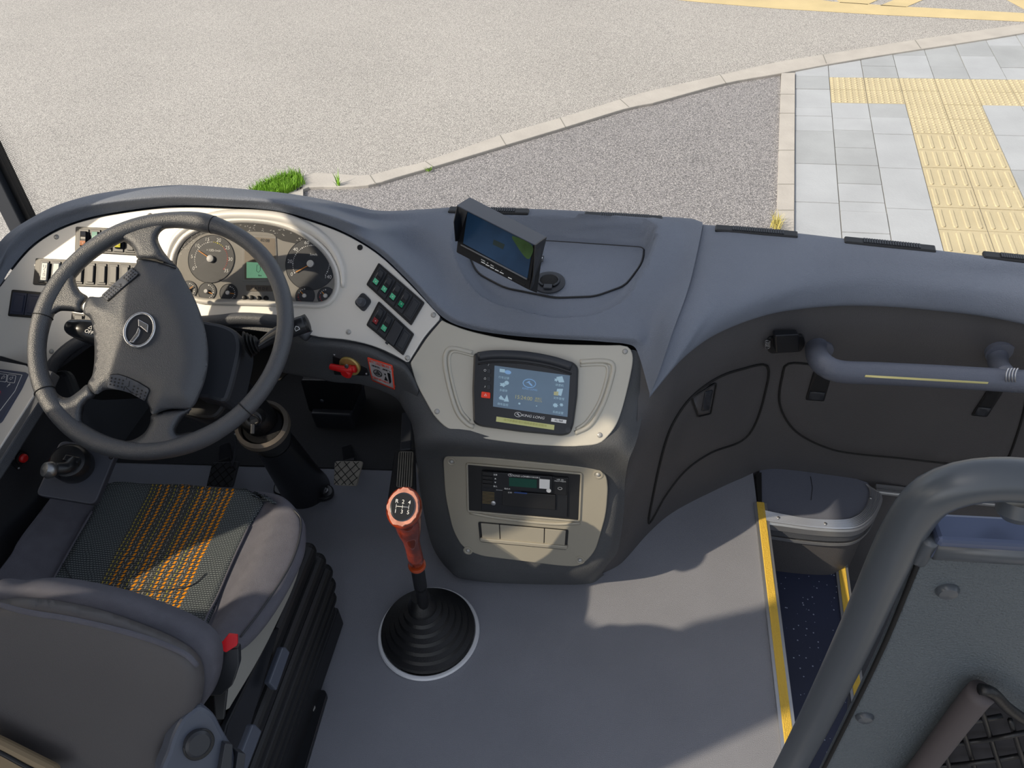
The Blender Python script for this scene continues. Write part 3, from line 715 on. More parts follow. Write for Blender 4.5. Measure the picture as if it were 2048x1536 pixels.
# ================================================================ LEFT SIDE: unseen wall with sun-shaping openings, pillar, windscreen
XL = -1.46
WL = mat('left_wall_trim', '#4a4d52', .6, grain=.2)
SUN_OPENINGS = [[(.24, .93), (.31, .93), (.36, 1.05), (.365, 1.23), (.33, 1.30), (.30, 1.40), (.302, 1.5), (.265, 1.60), (.25, 1.9), (-.03, 1.9), (-.028, 1.70), (.003, 1.556), (-.002, 1.49), (.045, 1.42), (.08, 1.345), (.143, 1.30), (.15, 1.22), (.225, 1.07)],  # openings outlined to let through the sun patches on seat and floor
       [(-.85, 1.4), (-.28, 1.4), (-.28, 1.9), (-.85, 1.9)],
       [(.53, 1.15), (.65, 1.0), (1.115, .92), (1.11, 1.55), (.76, 1.55), (.74, 1.40), (.60, 1.37), (.51, 1.30)]
       ]
wo_ = [(-1.3, -.1), (1.30, -.1), (1.30, 2.15), (-1.3, 2.15)]
wv, wf_ = cdt([(x * 100, y * 100) for x, y in wo_], 40, [[(x * 100, y * 100) for x, y in h_] for h_ in SUN_OPENINGS])
st(mk('wall_left', [Vector((XL, p.x / 100, p.y / 100)) for p in wv], wf_, WL, solid=.03, offset=0))
st(box('roof_sun_block', (-1.0, .0, 2.16), (.95, 2.6, .03), WL))  # unseen strip only, sized to block sun coming over the wall
st(box('wall_left', (XL - .02, 1.53, .26), (.04, .46, .70), WL))
TINT = glass_mat('sun_dimming_side_glass', .12, tint=(.95, .91, .84, 1))  # unseen panes added to weaken and warm the sun inside the cab
for i_, h_ in enumerate(SUN_OPENINGS):
    st(mk('window_%d' % (i_ + 2), [Vector((XL - .012, a_, b_)) for a_, b_ in h_], [list(range(len(h_)))], TINT, solid=.004))
# windscreen post at the far left
ps = [at(-14, 345, y=1.50), at(38, 449, y=1.50)]
pd = (ps[1] - ps[0]).normalized()
def bar(name, a, b, w_, t_, m, parent=None, up=(0, 0, 1), bevel=.003):
    a, b = Vector(a), Vector(b); d = (b - a).normalized(); u = Vector(up); s_ = d.cross(u).normalized(); u = s_.cross(d)
    V = [p + s_ * (w_ / 2 * i) + u * (t_ / 2 * j) for p in (a, b) for i, j in ((-1, -1), (1, -1), (1, 1), (-1, 1))]
    return mk(name, V, [[0, 1, 2, 3], [7, 6, 5, 4], [0, 4, 5, 1], [1, 5, 6, 2], [2, 6, 7, 3], [3, 7, 4, 0]], m, parent, bevel=bevel)
pil = thing('windscreen_post', 'dark slanting windscreen post at the top left corner', 'post', ps[1])
bar('post_trim', ps[0] - pd * .9, ps[1] + pd * .12, .045, .03, GREYP, pil, up=(0, -1, .2))
bar('rubber_seal', ps[0] - pd * .9 + Vector((.03, .012, 0)), ps[1] + pd * .12 + Vector((.03, .012, 0)), .022, .02, RUBBER, pil, up=(0, -1, .2), bevel=.001)
# windscreen glass, bowed, just ahead of the dash edge, with a dotted black border
gb = [s[4] + Vector((0, .075, -.03)) for s in TOPS[2::2]] + [s[3] + Vector((0, .075, -.03)) for s in RT[1:]]
gl = [gb, [p + Vector((0, .10, .55)) for p in gb], [p + Vector((0, .10, 1.15)) for p in gb], [p + Vector((0, -.02, 1.9)) for p in gb]]
st(loft('windscreen', gl, 3, 8, GLASS)); bpy.data.objects['windscreen'].name = 'window_1'
W['window_1'] = Matrix.Identity(4)
V, Fc = [], []
for r_ in range(9):
    for k in range(150):
        q_ = ps[0] - pd * .2; e_ = q_ + pd * (k * .004); e_ = e_ + Vector((.044 + r_ * .0045, .014, (r_ % 2) * .002)); rr0 = .0014 - r_ * .00011
        s_ = len(V); V += [e_ + Vector((rr0 * math.cos(a), 0, rr0 * math.sin(a))) for a in (0, 1.05, 2.1, 3.14, 4.19, 5.24)]; Fc.append([s_ + i for i in range(6)])
mk('dotted_glass_border', V, Fc, RUBBER, pil)

# ================================================================ SIDE CONSOLE left of the driver
sc_ = thing('side_console', 'dark side console with silver ledge along the left wall by the seat', 'console', (-1.2, .8, 0))
e0, e1_ = at(84, 764, x=-1.10), at(-60, 985, x=-1.12)
LG = [(-90, 700), (0, 706), (60, 722), (104, 742), (76, 795), (0, 905), (-60, 990), (-90, 990)]
nL = (e0 - e1_).cross(A.pt(0, 706) - e1_).normalized()
if nL.z < 0: nL = -nL
L_ = Pl(e1_, nL)
slab('silver_ledge', [(-90, 716), (0, 722), (50, 730), (70, 750), (66, 792), (0, 893), (-60, 985), (-90, 985)], L_, -.012, .003, SILVER, sc_, bevel=.002)
slab('ledge_edge', [(60, 728), (104, 742), (78, 800), (0, 922), (-60, 1010), (-60, 985), (0, 890), (64, 790), (66, 752)], L_, -.02, 0, BAND, sc_, bevel=.003)
# face down to the floor
ea = [L_.pt(84, 785, -.01), L_.pt(70, 815, -.01), L_.pt(0, 920, -.01), L_.pt(-60, 1010, -.01), L_.pt(-90, 1300, -.01)]
eb = [Vector((p.x - .01, p.y, .02)) for p in ea]
face = loft('console_face', [ea, [a.lerp(b, .4) for a, b in zip(ea, eb)], eb], 4, 6, mat('dark_console_side', '#2a2c31', .55, grain=.2), sc_)
fb = bvh(face)
# display panel on the ledge
dp = thing('control_panel', 'dark membrane panel with arrow keys and red digits on the silver ledge', 'control panel', L_.pt(20, 790))
slab('panel_plate', rpx([(-120, 730), (0, 738), (54, 745), (40, 775), (0, 842), (-120, 900)], 4), L_, .003, .008, mat('slate_membrane', '#454b5e', .45), dp, bevel=.001)
frm = [(-100, 735), (0, 743), (44, 750), (30, 782), (-2, 824)]
tube('printed_border', [L_.pt(x, y, .0085) for x, y in frm], .0006, WHITE, dp, n=0, seg=5)
for i, (x, y, s) in enumerate(((6, 755, '⇦'), (22, 757, '⇨'), (17, 771, 'P'))):
    ptext('key_symbol', s, L_, x, y, x + 10, y + 1, .018 if i < 2 else .012, WHITE, dp, off=.0088)
tube('key_outline', [L_.pt(*p, .0085) for p in rpx([(-2, 747), (14, 749), (12, 764), (-5, 762)], 2)], .0005, WHITE, dp, n=0, closed=True, seg=5)
tube('key_outline', [L_.pt(*p, .0085) for p in rpx([(16, 749), (32, 751), (29, 766), (14, 764)], 2)], .0005, WHITE, dp, n=0, closed=True, seg=5)
REDD = mat('red_led_digits', '#d8384a', .4, emit=.6)
ptext('led_digits', '88:8', L_, -2, 782, 3, 774, .022, REDD, dp, off=.0088, ax='RIGHT')
# red button and hand-brake valve
rbp = fb(40, 915, 0); rn = fb.n.copy()
rbn = thing('red_push_button', 'red push button on a diamond plate low on the dark side console', 'button', rbp)
RBP = Pl(rbp, rn)
slab('button_plate', rpx([(38, 893), (56, 912), (37, 942), (20, 922)], 4), RBP, -.004, .003, DARKG, rbn, bevel=.001)
lathe('button_cap', [(.0085, 0), (.0085, .010), (.006, .013), (.0001, .014)], RBP.pt(40, 915, .002), rn, RED, rbn, seg=20)
lathe('button_collar', [(.012, 0), (.012, .005), (.0085, .006)], RBP.pt(40, 915, .002), rn, DARK, rbn, seg=20)
for x, y in ((38, 897), (26, 917), (37, 936)): screw(x, y, RBP.pt(x, y, .003), rn, .0028, STEEL, rbn)
hv = thing('parking_brake_valve', 'black parking brake valve with grey knob beside the seat front', 'valve', at(130, 930, x=-.98))
HV = Pl(at(140, 935, x=-.98), (.35, -.45, .8))
slab('valve_plate', rpx([(120, 880), (235, 900), (190, 1010), (70, 990)], 14), HV, -.03, -.004, mat('valve_console_plate', '#3b3e48', .5), hv, bevel=.003)
lathe('valve_body', [(.034, -.004), (.034, .03), (.028, .04), (.012, .044), (.0001, .044)], HV.pt(148, 930, 0), HV.n, DARKG, hv)
bar('lever_bridge', HV.pt(128, 918, .05), HV.pt(160, 925, .05), .014, .014, DARKG, hv)
tube('lever_arm', [HV.pt(148, 922, .045), HV.pt(135, 935, .06), HV.pt(112, 938, .07)], .011, DARKG, hv)
lathe('lever_knob', [(.006, -.006), (.0135, 0), (.0155, .008), (.012, .016), (.0001, .019)], HV.pt(107, 941, .07), Vector((-.4, -.5, .7)), STEEL, hv)
for x, y in ((127, 893), (222, 915)): screw(x, y, HV.pt(x, y, -.003), HV.n, .0035, DARK, hv)
# leather-edged opening under the left of the fascia
cav = dash
rim_ = [(98, 748), (106, 730), (130, 703), (165, 680), (215, 662), (300, 650), (430, 642), (480, 637), (545, 641), (585, 650), (618, 672)]
tube('padded_rim', [A.pt(x, y, .004) for x, y in spx(rim_, 50, False)], .013, BAND, cav, n=0, seg=12)
tube('padded_rim', [A.pt(x, y + 14, -.03) for x, y in spx(rim_[6:], 30, False)], .012, GREYP, cav, n=0, seg=12)
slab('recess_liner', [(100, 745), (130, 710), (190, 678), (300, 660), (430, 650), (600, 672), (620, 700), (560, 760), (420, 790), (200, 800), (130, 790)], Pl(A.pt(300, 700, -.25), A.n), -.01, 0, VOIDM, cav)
slab('recess_cheek', spx([(102, 748), (128, 742), (142, 766), (152, 800), (150, 830), (110, 850), (80, 800)], 30), A, -.07, -.04, GREYP, cav, bevel=.01)

# ================================================================ INSTRUMENT CLUSTER
cl = thing('instrument_cluster', 'oval instrument cluster with rev counter, speedometer and green display', 'instrument cluster', A.pt(520, 540))
CO = spx([(345, 530), (352, 500), (375, 470), (420, 450), (470, 441), (530, 443), (580, 455), (620, 476), (652, 505), (671, 540), (674, 575), (662, 600), (640, 610), (600, 609), (520, 606), (450, 604), (405, 602), (375, 590), (352, 560)], 80)
face_ = slab('cluster_face', CO, A, .002, .004, GREYFACE, cl)
bez = tube('cluster_bezel', [A.pt(x, y, .004) for x, y in CO], .007, SILVER, cl, n=0, closed=True, seg=14)
HB = spx([(335, 540), (336, 512), (352, 476), (392, 446), (440, 432), (500, 430), (570, 438), (625, 461), (663, 495), (683, 537), (686, 575)], 60, False)
tube('bezel_hood', [A.pt(x, y, .004) for x, y in HB], lambda t: .003 + .009 * math.sin(math.pi * t) ** .7, SILVER, cl, n=0, seg=14)
slab('dark_upper_crescent', spx([(352, 512), (372, 474), (420, 452), (470, 443), (530, 445), (580, 457), (618, 478), (648, 505), (668, 540), (664, 540), (640, 512), (600, 490), (560, 480), (540, 466), (480, 462), (440, 462), (400, 470), (370, 492)], 60), A, .004, .0046, mat('dark_crescent', '#23262c', .5), cl)  # darker crescent along the top of the cluster face
SCR = []
V, Fc = [], []
for i in range(150):
    k = random.random(); p_ = HB[int(k * 59)]; x = 352 + (p_[0] - 352) * .93 + 10 + random.uniform(-4, 4); y = p_[1] + 18 + random.uniform(0, 18)
    if not (350 < x < 668 and y < 510): continue
    a = A.pt(x, y, .0052); d = (A.pt(x + 5, y + random.uniform(-2, 3), .0052) - a).normalized(); L = random.uniform(.001, .004); n_ = A.n.cross(d) * .0003; s_ = len(V)
    V += [a - n_, a + d * L - n_, a + d * L + n_, a + n_]; Fc.append([s_, s_ + 1, s_ + 2, s_ + 3])
mk('scuff_marks', V, Fc, WHITE, cl)
def arc_pts(px, py, r, a0_, a1_, n, off):
    f_ = A.frame(px, py, px + 10, py + .7, off); return [f_ @ Vector((r * math.cos(R_(a0_ + (a1_ - a0_) * i / (n - 1))), r * math.sin(R_(a0_ + (a1_ - a0_) * i / (n - 1))), 0)) for i in range(n)]
YELD = mat('yellow_print', '#d8cf4a', .6); REDDOT = mat('red_scale_print', '#c24a42', .6)
def gauge(px, py, r, labels, unit, needle_deg, a0_, a1_, dots, cols, cut=None, rl=1.16, fs=.0105, hub=.0075):
    g = disc('gauge', px, py, A, r, .004, .0055, DIAL, cl, seg=40)
    tube('gauge_ring', arc_pts(px, py, r, 0, 354, 60, .0056), .0006, GREYP, g, n=0, closed=True, seg=5)
    fr_ = A.frame(px, py, px + 10, py + .7, .006)
    V, Fc = {}, {}
    for i in range(dots):
        t = i / (dots - 1); a = R_(a0_ + (a1_ - a0_) * t); m_ = cols(t); V.setdefault(m_, []); Fc.setdefault(m_, []); s_ = len(V[m_]); rad = .0011 if i % 5 else .0016
        V[m_] += [fr_ @ Vector((rl * .68 * r * math.cos(a) / 1.16 * 1.05 + rad * math.cos(b_), rl * .68 * r * math.sin(a) / 1.16 * 1.05 + rad * math.sin(b_), 0)) for b_ in [k * math.pi / 3 for k in range(6)]]
        Fc[m_].append([s_ + k for k in range(6)])
    for m_ in V: mk('scale_dots', V[m_], Fc[m_], m_, g)
    for i, s in enumerate(labels):
        if not s: continue
        a = R_(a0_ + (a1_ - a0_) * i / (len(labels) - 1)); o_ = fr_ @ Vector((r * .84 * math.cos(a), r * .84 * math.sin(a), 0)); M = fr_.copy(); M.translation = o_
        text('scale_number', s, M, fs, WHITE, g)
    if unit: M = fr_.copy(); M.translation = fr_ @ Vector((.004, r * .36, 0)); text('unit_print', unit, M, fs * .75, WHITE, g)
    a = R_(needle_deg); d = (fr_ @ Vector((math.cos(a), math.sin(a), 0))) - fr_ @ Vector((0, 0, 0)); o_ = A.pt(px, py, .0085)
    nd = bar('needle', o_, o_ + d * r * .66, .0016, .001, ORANGE, g, up=A.n, bevel=0)
    lathe('needle_hub', [(hub, 0), (hub, .005), (hub * .8, .006), (.0001, .006)], A.pt(px, py, .006), A.n, mat('needle_hub_grey', '#a7a6a4', .5), g, seg=24)
    return g
gauge(422, 518, .051, ['0', '5', '10', '15', '20', '25', '30', '35'], '×100r/min', 152, 212, -32, 36, lambda t: WHITE if t < .5 else (YELD if t < .68 else REDDOT))
gauge(622, 528, .055, ['0', '20', '40', '60', '80', '100', '120', '140'], 'km/h', 212, 212, -32, 43, lambda t: WHITE)
gauge(414, 583, .0195, ['', '', '', ''], '', -18, 80, -60, 9, lambda t: WHITE, fs=.005, hub=.0045)
gauge(457, 586, .0195, ['', '', '', ''], '', -3, 80, -60, 9, lambda t: WHITE, fs=.005, hub=.0045)
gauge(610, 592, .0205, ['', '', '', ''], '', 140, 100, 250, 9, lambda t: REDDOT if t > .4 else WHITE, fs=.005, hub=.0045)
gauge(652, 592, .0185, ['', '', '', ''], '', 140, 100, 250, 9, lambda t: REDDOT if t > .4 else WHITE, fs=.005, hub=.0045)
gauge(376, 580, .0195, ['', '', '', ''], '', 40, 80, -60, 9, lambda t: WHITE, fs=.005, hub=.0045)
slab('display_frame', rpx([(484, 468), (552, 472), (556, 562), (484, 563)], 3), A, .004, .006, GREYFACE, cl, bevel=.001)
slab('display_window', rpx([(489, 473), (550, 477), (552, 557), (489, 559)], 2), A, .006, .0064, mat('lcd_beige_mask', '#7a6f62', .4), cl)
LCD = slab('green_lcd', [(493, 524), (545, 526), (546, 556), (493, 556)], A, .0064, .007, mat('green_lcd_panel', '#8fc9a0', .4, emit=.25), cl)
tube('lcd_symbol', [A.pt(*p, .0073) for p in [(514, 530), (520, 530), (521, 540), (517, 545), (513, 542)]], .0004, DARK, LCD, n=0, closed=True, seg=4)
ptext('lcd_symbol', 'km', A, 520, 551, 530, 552, .006, DARK, LCD, off=.0072)
ptext('lcd_clock', '02:08', A, 530, 481, 540, 482, .009, GREYP, cl, off=.0068)
slab('gear_indicator', rpx([(491, 570), (546, 571), (546, 583), (493, 582)], 2), A, .004, .0055, mat('indicator_brown', '#6f655b', .5), cl, bevel=.0005)
ptext('indicator_letters', 'P A M D E', A, 519, 577, 530, 577.6, .0085, GREYP, cl, off=.006)
for x, y in ((490, 596), (504, 596), (519, 597), (533, 597)):
    lathe('reset_button', [(.0052, 0), (.0052, .004), (.0036, .0065), (.0001, .0072)], A.pt(x, y, .004), A.n, DARK, cl, seg=18)
slab('cluster_lens', CO, A, .0105, .0112, LENS, cl)

# ================================================================ SWITCH BANKS
def switch_bank(label, q, n, spec, pl=A, off=.003):
    b = thing('switch_bank', label, 'switch bank', pl.pt(*quadp(q, .5, .5)), None)
    slab('bank_frame', rpx(q, 3), pl, off - .002, off + .004, DARK, b, bevel=.001)
    for i in range(n):
        u0, u1 = .035 + (.93 * i) / n, .035 + .93 * (i + 1) / n; g = .012
        cq = qcell(q, u0 + g, .09, u1 - g, .91); k = spec[i]
        s = slab('rocker_switch', cq, pl, off + .004, off + .006, GREYP if k != 'navy' else mat('navy_blank_switch', '#2a3146', .5), b, bevel=.0007)
        if k in ('blank', 'navy', 'lit'):
            slab('blank_cap', qcell(cq, .17, .1, .83, .9), pl, off + .006, off + .0085, {'blank': GREYP, 'navy': mat('navy_blank_switch', '#2a3146', .5), 'lit': mat('sunlit_blank_cap', '#7b7a77', .55)}[k], s, bevel=.0009)  # lit caps repeat the blank ones with sunlight put into the colour
        elif k == 'cover':
            slab('hinged_cover', qcell(cq, -.05, .02, 1.02, 1.06), pl, off + .006, off + .013, mat('cover_plastic', '#24272e', .5), s, bevel=.0012)
            slab('cover_tab', qcell(cq, .1, 1.05, .4, 1.2), pl, off + .004, off + .008, GREYP, s, bevel=.0006)
        elif k == 'socket':
            slab('socket_cover', qcell(cq, .12, .06, .9, .92), pl, off + .006, off + .012, mat('clear_grey_cover', '#6e7378', .35), s, bevel=.002)
            if i == 0:
                for j, ch in enumerate('USB'): ptext('cover_print', ch, pl, *quadp(cq, .5, .26 + .18 * j), *quadp(cq, .9, .26 + .18 * j), .011, WHITE, s, off=off + .0125)
                ptext('cover_print', 'USB', pl, *quadp(cq, .5, .8), *quadp(cq, .9, .8), .005, WHITE, s, off=off + .0125)
            else:
                disc('socket_print', *quadp(cq, .5, .55), pl, .006, off + .012, off + .0123, WHITE, s)
        else:
            # rocker: a shell that bulges, with a coloured lens at its lower end
            a = qcell(cq, .14, .1, .74, .9); V = []; m_ = 8
            for j in range(m_ + 1):
                v = .1 + .74 * j / m_; hh = .003 + .0075 * math.sin(math.pi * min(1, (j + .8) / (m_ + 1.2)))
                for u in (.14, .20, .68, .74): x, y = quadp(cq, u, v); V.append(pl.pt(x, y, off + .006 + hh - (.001 if u in (.14, .74) else 0)))
            Fc = [[j * 4 + i_, j * 4 + i_ + 1, (j + 1) * 4 + i_ + 1, (j + 1) * 4 + i_] for j in range(m_) for i_ in range(3)]
            nb = len(V)
            for j in range(m_ + 1):
                for u in (.14, .74): x, y = quadp(cq, u, .1 + .74 * j / m_); V.append(pl.pt(x, y, off + .005))
            for j in range(m_): Fc += [[j * 4, (j + 1) * 4, nb + (j + 1) * 2, nb + j * 2], [j * 4 + 3, (j + 1) * 4 + 3, nb + (j + 1) * 2 + 1, nb + j * 2 + 1]]
            Fc += [[0, 1, 2, 3, nb + 1, nb], [m_ * 4, m_ * 4 + 1, m_ * 4 + 2, m_ * 4 + 3, nb + m_ * 2 + 1, nb + m_ * 2]]
            r = mk('rocker', V, Fc, DARKG, s, smooth=False)
            lm = {'g': GREEN, 'G': GREENL, 'r': mat('red_lens', '#8e3438', .3), 'o': mat('amber_lens', '#c98d6c', .4), 'y': YELD, 'w': mat('pale_lens', '#8fb5a6', .4)}[k]
            va, vb = (.56, .78) if k != 'w' else (.12, .5); V2 = []
            for j in range(5):
                v = va + (vb - va) * j / 4; t = (v - .1) / .74 * m_; hh = .003 + .0075 * math.sin(math.pi * min(1, (t + .8) / (m_ + 1.2)))
                for u in (.17, .71): x, y = quadp(cq, u, v); V2.append(pl.pt(x, y, off + .0072 + hh))
            mk('indicator_lens', V2, [[j * 2, j * 2 + 1, j * 2 + 3, j * 2 + 2] for j in range(4)], lm, r, solid=.001)
            p_ = quadp(cq, .44, .46); p2_ = quadp(cq, .74, .46); ptext('rocker_print', '≡' if i % 2 else 'o', pl, *quadp(cq, .44, (va + vb) / 2), *quadp(cq, .8, (va + vb) / 2), .0045, WHITE, r, off=off + .0182)
    return b
switch_bank('upper slanted switch bank with four green-lit rockers and one blank', [(757, 525), (849, 605), (822, 651), (732, 569)], 5, ['G', 'G', 'G', 'g', 'blank'])
switch_bank('lower slanted switch bank with a red and a green rocker and flip cover', [(757, 602), (828, 668), (806, 711), (732, 650)], 4, ['r', 'G', 'cover', 'blank'])
switch_bank('top bank of rockers half hidden by the steering wheel rim', [(151, 453), (300, 459), (300, 512), (149, 503)], 6, ['o', 'w', 'blank', 'y', 'blank', 'blank'])
switch_bank('middle bank with USB socket covers and blank switches behind the wheel', [(71, 516), (292, 527), (292, 577), (65, 569)], 9, ['socket', 'socket', 'blank', 'lit', 'lit', 'lit', 'lit', 'lit', 'blank'])
switch_bank('navy blank switch pair at the lower left of the fascia', [(23, 579), (88, 585), (78, 637), (15, 632)], 2, ['navy', 'navy'])
switch_bank('small blank bank just above the left stalk', [(143, 625), (196, 632), (194, 650), (141, 648)], 2, ['blank', 'blank'])
kn = thing('dimmer_knob', 'round dimmer knob on a rounded square plate left of the slanted banks', 'knob', A.pt(724, 604))
slab('knob_plate', rpx([(725, 583), (744, 602), (727, 625), (707, 605)], 8), A, .002, .006, GREYP, kn, bevel=.001)
lathe('knob_cap', [(.0098, 0), (.0098, .004), (.008, .006), (.0075, .016), (.0055, .019), (.0001, .020)], A.pt(724, 605, .006), A.n, mat('knob_grey', '#4b4e55', .35), kn)

# ================================================================ SCREEN UNIT
un = thing('navigation_screen', 'black touch-screen head unit with blue-grey menu in the upper silver fascia', 'screen', B.pt(1060, 785))
UO = rpx([(947, 706), (985, 702), (1040, 703), (1100, 712), (1147, 724), (1157, 735), (1155, 790), (1147, 850), (1140, 868), (1125, 872), (1040, 864), (960, 853), (946, 846), (944, 780)], 7)
slab('bezel', UO, B, .002, .016, DARKG, un, bevel=.004)
HD_ = [(956, 713), (990, 709), (1045, 711), (1100, 720), (1143, 733)]
tube('sun_hood', [B.pt(x, y, .016) for x, y in spx(HD_, 30, False)], .009, GREYP, un, n=0, seg=12)
tube('hood_crease', [B.pt(x, y + 15, .0165) for x, y in spx(HD_, 30, False)], .0018, DARK, un, n=0, seg=6)
SCRM = mat('lcd_blue_grey', '#62788c', .3, emit=.12, var=.12, vscale=12)
sq = [(989, 731), (1140, 751), (1135, 834), (986, 813)]
scn = slab('lcd_panel', sq, B, .0165, .0172, SCRM, un)
icon = mat('pale_blue_icon', '#9fbccb', .4, emit=.2); iconb = mat('mid_blue_icon', '#7fa6cf', .4, emit=.2); iconc = mat('yellow_grey_icon', '#b3b083', .4, emit=.15)
def sp(u, v): return quadp(sq, u, v)
def sicon(poly, m, off=.0174): slab('screen_icon', [sp(*p) for p in poly], B, .0172, off, m, scn)
def blob(cu, cv, ru, rv, n=12, sp_=0): return [(cu + ru * (1 - sp_ * (i % 2)) * math.cos(2 * math.pi * i / n), cv + rv * (1 - sp_ * (i % 2)) * math.sin(2 * math.pi * i / n)) for i in range(n)]
sicon([(.07, .06), (.14, .06), (.14, .14), (.07, .14)], icon); sicon(blob(.18, .12, .045, .05), iconb)
sicon(blob(.12, .44, .05, .06, 10, .4), icon); sicon(blob(.17, .38, .03, .05, 12), icon)
sicon([(.07, .78), (.1, .7), (.14, .77)], icon); sicon([(.14, .84), (.18, .66), (.21, .83)], icon); sicon(blob(.12, .79, .05, .025, 10, .3), icon)
sicon([(.82, .08), (.9, .04), (.93, .18), (.86, .2)], icon); sicon(blob(.82, .15, .03, .05, 10, .5), icon)
sicon([(.84, .36), (.92, .34), (.9, .52), (.83, .5)], icon); sicon([(.8, .44), (.86, .42), (.86, .52), (.8, .52)], iconc)
sicon(blob(.83, .76, .04, .06, 14, .35), icon); sicon(blob(.91, .73, .028, .045, 12, .35), icon)
for v in (.25, .56, .9):
    ptext('menu_label', {.25: '行车记录', .56: '多媒体', .9: '倒车监视'}[v], B, *sp(.13, v + .02), *sp(.3, v + .02), .0055, icon, scn, off=.0175)
for v in (.27, .59, .93): ptext('menu_label', {.27: '收音机', .59: '文件管理', .93: '系统设置'}[v], B, *sp(.87, v), *sp(1.0, v), .0055, icon, scn, off=.0175)
def emblem(pl, px, py, qx, qy, r, off, m, parent, bgm=None):
    """oval ring with the three-blade mark"""
    f_ = pl.frame(px, py, qx, qy, off)
    tube('oval_ring', [f_ @ Vector((r * math.cos(R_(a)), r * .66 * math.sin(R_(a)), 0)) for a in range(0, 360, 12)], r * .075, m, parent, n=0, closed=True, seg=6)
    pts = [(-.62, .02), (-.1, .38), (.12, .40), (-.02, .2), (.34, -.02), (.62, -.34), (.40, -.40), (-.02, -.12), (-.16, .08)]
    V = [f_ @ Vector((r * x * .95, r * y * .95, 0)) for x, y in pts]; V += [v - pl.n * r * .06 for v in V]; n = len(pts)
    mk('emblem_mark', V, [list(range(n)), list(range(2 * n - 1, n - 1, -1))] + [[i, (i + 1) % n, n + (i + 1) % n, n + i] for i in range(n)], m, parent)
emblem(B, *sp(.47, .32), *sp(.7, .32), .0125, .0175, iconb, scn)
ptext('screen_text', 'KING LONG', B, *sp(.48, .46), *sp(.7, .46), .0055, iconb, scn, off=.0175)
ptext('screen_clock', '15:24:00', B, *sp(.40, .69), *sp(.6, .69), .0105, iconc, scn, off=.0175)
ptext('screen_text', '星期三\n2022.7.6', B, *sp(.60, .69), *sp(.8, .69), .0045, iconc, scn, off=.0175)
sicon(blob(.35, .84, .015, .025), icon); sicon(blob(.58, .84, .008, .015), icon)
emblem(B, 1036, 829, 1060, 832, .0068, .0166, WHITE, un)
ptext('brand_lettering', 'KING LONG', B, 1066, 833.5, 1088, 836.6, .0072, WHITE, un, off=.0165, shear=.2, sx=1.15)
slab('model_label', [(1103, 836), (1133, 840), (1132, 847), (1102, 843)], B, .016, .0166, WHITE, un)
ptext('label_print', 'KL-968', B, 1117.5, 841.5, 1130, 843.2, .0055, GREYP, un, off=.0168)
slab('yellow_sticker', [(993, 833), (1109, 850), (1108, 860), (992, 843)], B, .0155, .0165, mat('pale_yellow_sticker', '#cfd08c', .5), un)
ptext('sticker_print', '操作屏幕前请仔细阅读使用说明书', B, 1050, 846, 1080, 850.5, .0058, mat('faint_yellow_print', '#aeb065', .6), un, off=.0167)
slab('alarm_key', rpx([(963, 783), (980, 785), (980, 797), (962, 795)], 2), B, .015, .021, mat('red_alarm_key', '#d43418', .4, emit=.15), un, bevel=.001)
for x, y, s in ((977, 730, '/'), (970, 741, '○'), (970, 757, '⌂'), (970, 773, '♪'), (971, 790, '△')):
    ptext('key_symbol', s, B, x, y, x + 10, y + 1.2, .0062, WHITE, un, off=.0215)
for y in (742, 758, 774): slab('side_key', rpx([(974, y - 5), (981, y - 4), (981, y + 5), (974, y + 4)], 1.5), B, .015, .019, GREYP, un, bevel=.0006)
disc('ir_window', 1136, 860, B, .0052, .014, .0168, GREYP, un)

# ================================================================ RADIO / RECORDER
ra = thing('tachograph_radio', 'black recorder radio with green display and round white dot in the lower fascia', 'radio', RP.pt(1045, 985))
ro = [(934, 927), (1163, 947), (1159, 1042), (936, 1022)]
slab('recess_frame', rpx(ro, 4), RP, .003, .0055, DARK, ra)
tube('recess_edge', [RP.pt(x, y, .005) for x, y in rpx(ro, 4)], .0028, SILVERD, ra, n=0, closed=True, seg=8)
ri = [(963, 943), (1136, 956), (1134, 1035), (963, 1020)]
def rq(u, v): return quadp(ri, u, v)
rb_ = slab('faceplate', ri, RP, .004, .010, DARKG, ra, bevel=.001)
slab('upper_door', qcell(ri, .01, .0, .82, .42), RP, .010, .0135, DARKG, ra, bevel=.0008)
slab('green_display', qcell(ri, .32, .10, .64, .32), RP, .0135, .014, mat('dark_green_display', '#0f3f34', .25, emit=.1), ra)
slab('blank_label', qcell(ri, .67, .08, .79, .32), RP, .0135, .014, WHITE, ra)
for k in range(4): slab('push_button', qcell(ri, .01, .02 + .1 * k, .13, .10 + .1 * k), RP, .0135, .0158, DARK, ra, bevel=.0006)
for k, s in enumerate(('设置', '▲', '▼', '确认')): ptext('button_print', s, RP, *rq(.16, .06 + .1 * k), *rq(.2, .06 + .1 * k), .0045, WHITE, ra, off=.0138)
emblem(RP, *rq(.335, .035), *rq(.5, .035), .0052, .0138, WHITE, ra)
ptext('brand_lettering', 'KING LONG', RP, *rq(.455, .048), *rq(.6, .048), .0062, WHITE, ra, off=.0138, shear=.2)
ptext('small_print', '汽车行驶记录仪', RP, *rq(.60, .05), *rq(.75, .05), .0042, WHITE, ra, off=.0138)
slab('card_slot', qcell(ri, .17, .44, .46, .455), RP, .010, .0112, ALU, ra); ptext('small_print', '司机卡', RP, *rq(.3, .40), *rq(.45, .40), .0045, WHITE, ra, off=.0138)
slab('right_module', qcell(ri, .84, .02, .985, .44), RP, .010, .0125, DARK, ra, bevel=.0008); ptext('small_print', 'USB  SD\nMULTI MEDIA', RP, *rq(.91, .08), *rq(1.0, .08), .0042, WHITE, ra, off=.0128)
